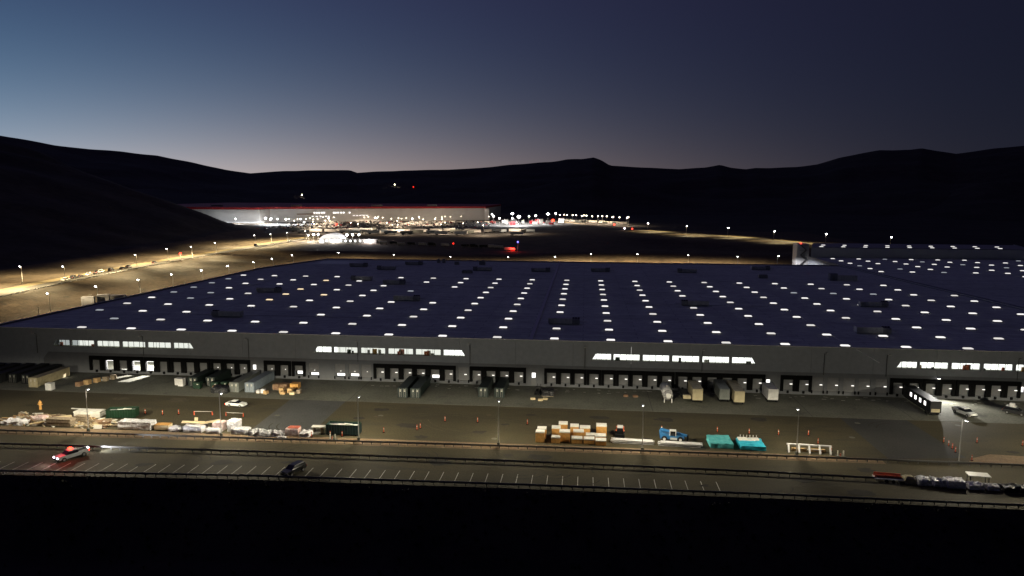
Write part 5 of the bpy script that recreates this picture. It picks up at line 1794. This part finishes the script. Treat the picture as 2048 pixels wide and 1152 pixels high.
# bright industrial yard to the right of the factory
for i, (x, y, r, hh) in enumerate(((-108, 1080, 1.95, 14), (-92, 1010, 2.3, 12), (-55, 1080, 1.92, 14), (-130, 1030, 1.2, 12), (-118, 1000, 1.3, 10), (-100, 1000, 1.0, 10), (-72, 1060, 1.3, 12), (-45, 1120, 1.2, 14), (-140, 1090, 1.0, 13), (-80, 1040, 1.0, 12))):
    far_lamp(x, y, hh, 150000 if r > 1.9 else 30000, "glaring floodlight in the plant yard beyond the factory's corner tower" if r > 1.9 else "floodlight in the plant yard beyond the factory's corner tower",
             "glaring plant yard floodlights" if r > 1.9 else "plant yard floodlights", 'lamp_flood', r, (1, 0.97, 0.95))
for i in range(22):
    x, y = -145 + rnd.uniform(0, 115), rnd.uniform(1010, 1110)
    a, b, h = rnd.uniform(3, 9), rnd.uniform(2, 4), rnd.uniform(2, 7)
    c_, cn = rnd.choice((('white_wall', 'white'), ('red_band', 'red'), ('hvac', 'grey')))
    t = thing("plant_module", f"{cn} plant module in the floodlit yard beyond the factory's corner tower", "plant module", (x, y, 6.05), rnd.uniform(-0.3, 0.3), f"{cn} plant modules right of the factory")
    MB().box(-a / 2, a / 2, -b / 2, b / 2, 0.3, h).build("housing", c_, t)
    MB().box(-a / 2, a / 2, -b / 2 - 0.1, b / 2 + 0.1, 0, 0.3).build("plinth", 'concrete', t)
    MB().cyl((a * 0.3, 0, h), (a * 0.3, 0, h + 1.6), 0.3, 0.3, 8).build("vent_stack", 'pole', t)
# houses of light along the far road
for i in range(17):
    x = -40 + i * 6.4 + rnd.uniform(-3, 3)
    y = 1150 - i * 7 + rnd.uniform(-20, 20)
    far_lamp(x, y, 11, 34000 if i % 2 else 0, "lamp of the light cluster above the bend of the valley road", "lamps above the valley road bend", 'lamp_far', 0.75)
for i in range(14):
    x = -32 + i * 7 + rnd.uniform(-3, 3)
    y = 1160 - i * 7 + rnd.uniform(-10, 25)
    t = thing("site_cabin", "pale site cabin in the light cluster above the valley road", "cabin", (x, y, tz(x, y)), rnd.uniform(-0.5, 0.5), "cabins above the valley road")
    MB().box(-4.5, 4.5, -1.5, 1.5, 0.3, 3.1).build("box", rnd.choice(('white_wall', 'box_grey', 'box_white')), t)
    MB().box(-4.7, 4.7, -1.7, 1.7, 3.1, 3.25).build("roof", 'hvac', t)
    MB().box(-3, -1.5, -1.55, -1.5, 1.3, 2.2).build("window", 'car_glass', t)

# the glowing dome tent, the site office and their floodlights
t = thing("dome_tent", "glowing white arched tent beside the site office", "tent", (-238, 668, 6.0), R_(4))
m_ = MB()
nA = 18
for y in (-9, 9):
    for i in range(nA + 1):
        a = math.pi * i / nA
        m_.v.append((10.5 * math.cos(a), y, 6.6 * math.sin(a)))
m_.v += [(0, -9.0, 0), (0, 9.0, 0)]
for i in range(nA):
    m_.f.append((i, i + 1, nA + 1 + i + 1, nA + 1 + i))
    m_.f.append((i, 2 * nA + 2, i + 1))
    m_.f.append((nA + 1 + i, nA + 2 + i, 2 * nA + 3))
m_.mi = [0] * len(m_.f)
m_.build("fabric", 'tent', t)
rb = MB()
for y in (-9.05, -4.5, 0, 4.5, 9.05):
    for i in range(nA):
        a, b = math.pi * i / nA, math.pi * (i + 1) / nA
        rb.cyl((10.55 * math.cos(a), y, 6.65 * math.sin(a)), (10.55 * math.cos(b), y, 6.65 * math.sin(b)), 0.06, 0.06, 5)
rb.build("rib", 'white_steel', t)
for x, y, r in ((-254, 660, 1.1), (-251, 664, 0.9), (-223, 664, 1.2), (-218, 665, 1.1), (-212, 666, 0.9), (-256, 652, 0.7)):
    far_lamp(x, y, 5.5, 26000, "floodlight crowding the glowing tent", "floodlights around the glowing tent", 'lamp_flood', r, (1, 0.98, 0.95))
t = thing("site_office", "long low site office with a row of round lit lamps", "office", (-215, 630, 6.05), R_(1))
MB().box(-22, 30, 0, 5, 0, 3.4).build("wall", 'hvac_dark', t)
MB().box(-22.3, 30.3, -0.4, 5.3, 3.4, 3.7).build("roof", 'white_wall', t)
for q in range(11):
    MB().ball((-20 + q * 4.4, -0.2, 2.2), 0.62, 1, 0.5, 1, 8, 5).build("wall_lamp", 'lamp_white', t, True)
MB().box(-22, -18, -0.05, 0, 0, 3).build("end_panel", 'lit_bright', t)
point(t, (24, -2, 4.5), 9000, (1, 0.9, 0.9), 0.5)
point(t, (-8, -2.5, 4.2), 9000, (1, 0.97, 0.92), 0.5)
point(t, (-26, -2, 4.5), 9000, (1, 0.97, 0.92), 0.5)
# plant and trucks parked on the terrace below the far lots
for i, (x, y, k_) in enumerate(((-176, 622, 'w'), (-168, 626, 'd'), (-158, 614, 'w'), (-150, 618, 'd'), (-139, 612, 'w'), (-130, 610, 'd'), (-118, 606, 'w'), (-100, 602, 'd'), (-92, 598, 'd'), (-84, 597, 'd'), (-76, 595, 'w'), (-70, 592, 'w'))):
    c_, cn = (('white', 'white') if k_ == 'w' else ('dark', 'dark'))
    t = thing("plant_truck", f"{cn} plant truck parked on the terrace beside the site office", "truck", (x, y, tz(x, y)), rnd.uniform(-0.3, 0.3), f"{cn} trucks on the terrace")
    MB().box(-3.4, 1.2, -1.2, 1.2, 0.9, 2.3 + rnd.random()).build("load_body", 'box_' + c_, t)
    MB().prism([(1.4, 0.6), (3.4, 0.6), (3.4, 1.5), (3.0, 2.6), (1.4, 2.6)], -1.15, 1.15).build("cab", 'box_' + c_, t)
    wheels(t, (-2.4, -1.2, 2.5), 1.2, 0.5, 0.3)
t = thing("red_light_truck", "truck with glaring red lights and a blue mast light on the bank", "truck", (-57, 568, tz(-57, 568)), R_(-3))
MB().box(-6, -0.5, -1.2, 1.2, 0.9, 3.0).build("load_body", 'box_white', t)
MB().prism([(0, 0.6), (2.4, 0.6), (2.4, 1.5), (2.0, 2.7), (0, 2.7)], -1.2, 1.2).build("cab", 'car_red', t)
wheels(t, (-4.4, -3.1, 1.4), 1.2, 0.5, 0.3)
for q in (-0.4, 0.8, 2.0):
    MB().ball((q, -1.3, 1.7), 0.5, 1, 0.6, 1, 8, 5).build("red_lamp", 'lamp_red', t, True)
point(t, (0.8, -2.6, 2.0), 1500, (1, 0.06, 0.04), 0.3)
MB().cyl((4.6, 0, 0), (4.6, 0, 7), 0.08, 0.08, 6).build("mast", 'pole', t)
MB().ball((4.6, 0, 7.2), 0.6, 1, 1, 1, 8, 5).build("blue_lamp", 'lamp_blue', t, True)

# small lights out in the dark
for i, (x, y, z, m, r, lb, ct) in enumerate((
        (-271, 462, 9.6, 'lamp_red', 0.75, "red signal light on a post beside the hillside road", "signal"),
        (-48, 1092, 9, 'lamp_red', 2.0, "large red signal light at the edge of the plant yard", "signal"),
        (40, 1005, 8, 'lamp_red', 1.0, "red tail light on the valley road bend", "signal"),
        (58, 905, 7.5, 'lamp_red', 0.8, "red signal light low on the valley road", "signal"),
        (49, 912, 7.5, 'lamp_head', 0.8, "white headlight low on the valley road", "headlight"),
        (-316, 900, 10, 'lamp_red', 1.1, "red light among the lot lamps before the factory", "signal"),
        (-108, 590, 9.4, 'lamp_red_soft', 0.7, "soft red light on the terrace plant", "signal"))):
    t = thing("signal_light", lb, ct, (x, y, tz(x, y)))
    h = max(1.2, z - tz(x, y))
    MB().cyl((0, 0, 0), (0, 0, h), 0.09, 0.09, 6).build("post", 'pole', t)
    MB().ball((0, 0, h + r * 0.6), r, 1, 1, 1, 8, 5).build("lens", m, t, True)
deps = bpy.context.evaluated_depsgraph_get()
for (x, y, m, r, lb) in ((-800, 2000, 'lamp_far', 1.6, "lone white light low on the dark hillside"), (-650, 2450, 'lamp_far', 1.8, "white light up on the hills beside a red one"), (-578, 2420, 'lamp_red_soft', 2.2, "reddish light up on the hills beside a white one")):
    hit = S.ray_cast(deps, Vector((x, y, 900)), Vector((0, 0, -1)))
    z = hit[1].z if hit[0] else 30
    t = thing("hill_light", lb, "light", (x, y, z))
    MB().cyl((0, 0, 0), (0, 0, 6), 0.15, 0.1, 6).build("pole", 'pole', t)
    MB().ball((0, 0, 6.4), r, 1, 1, 0.8, 8, 5).build("lens", m, t, True)
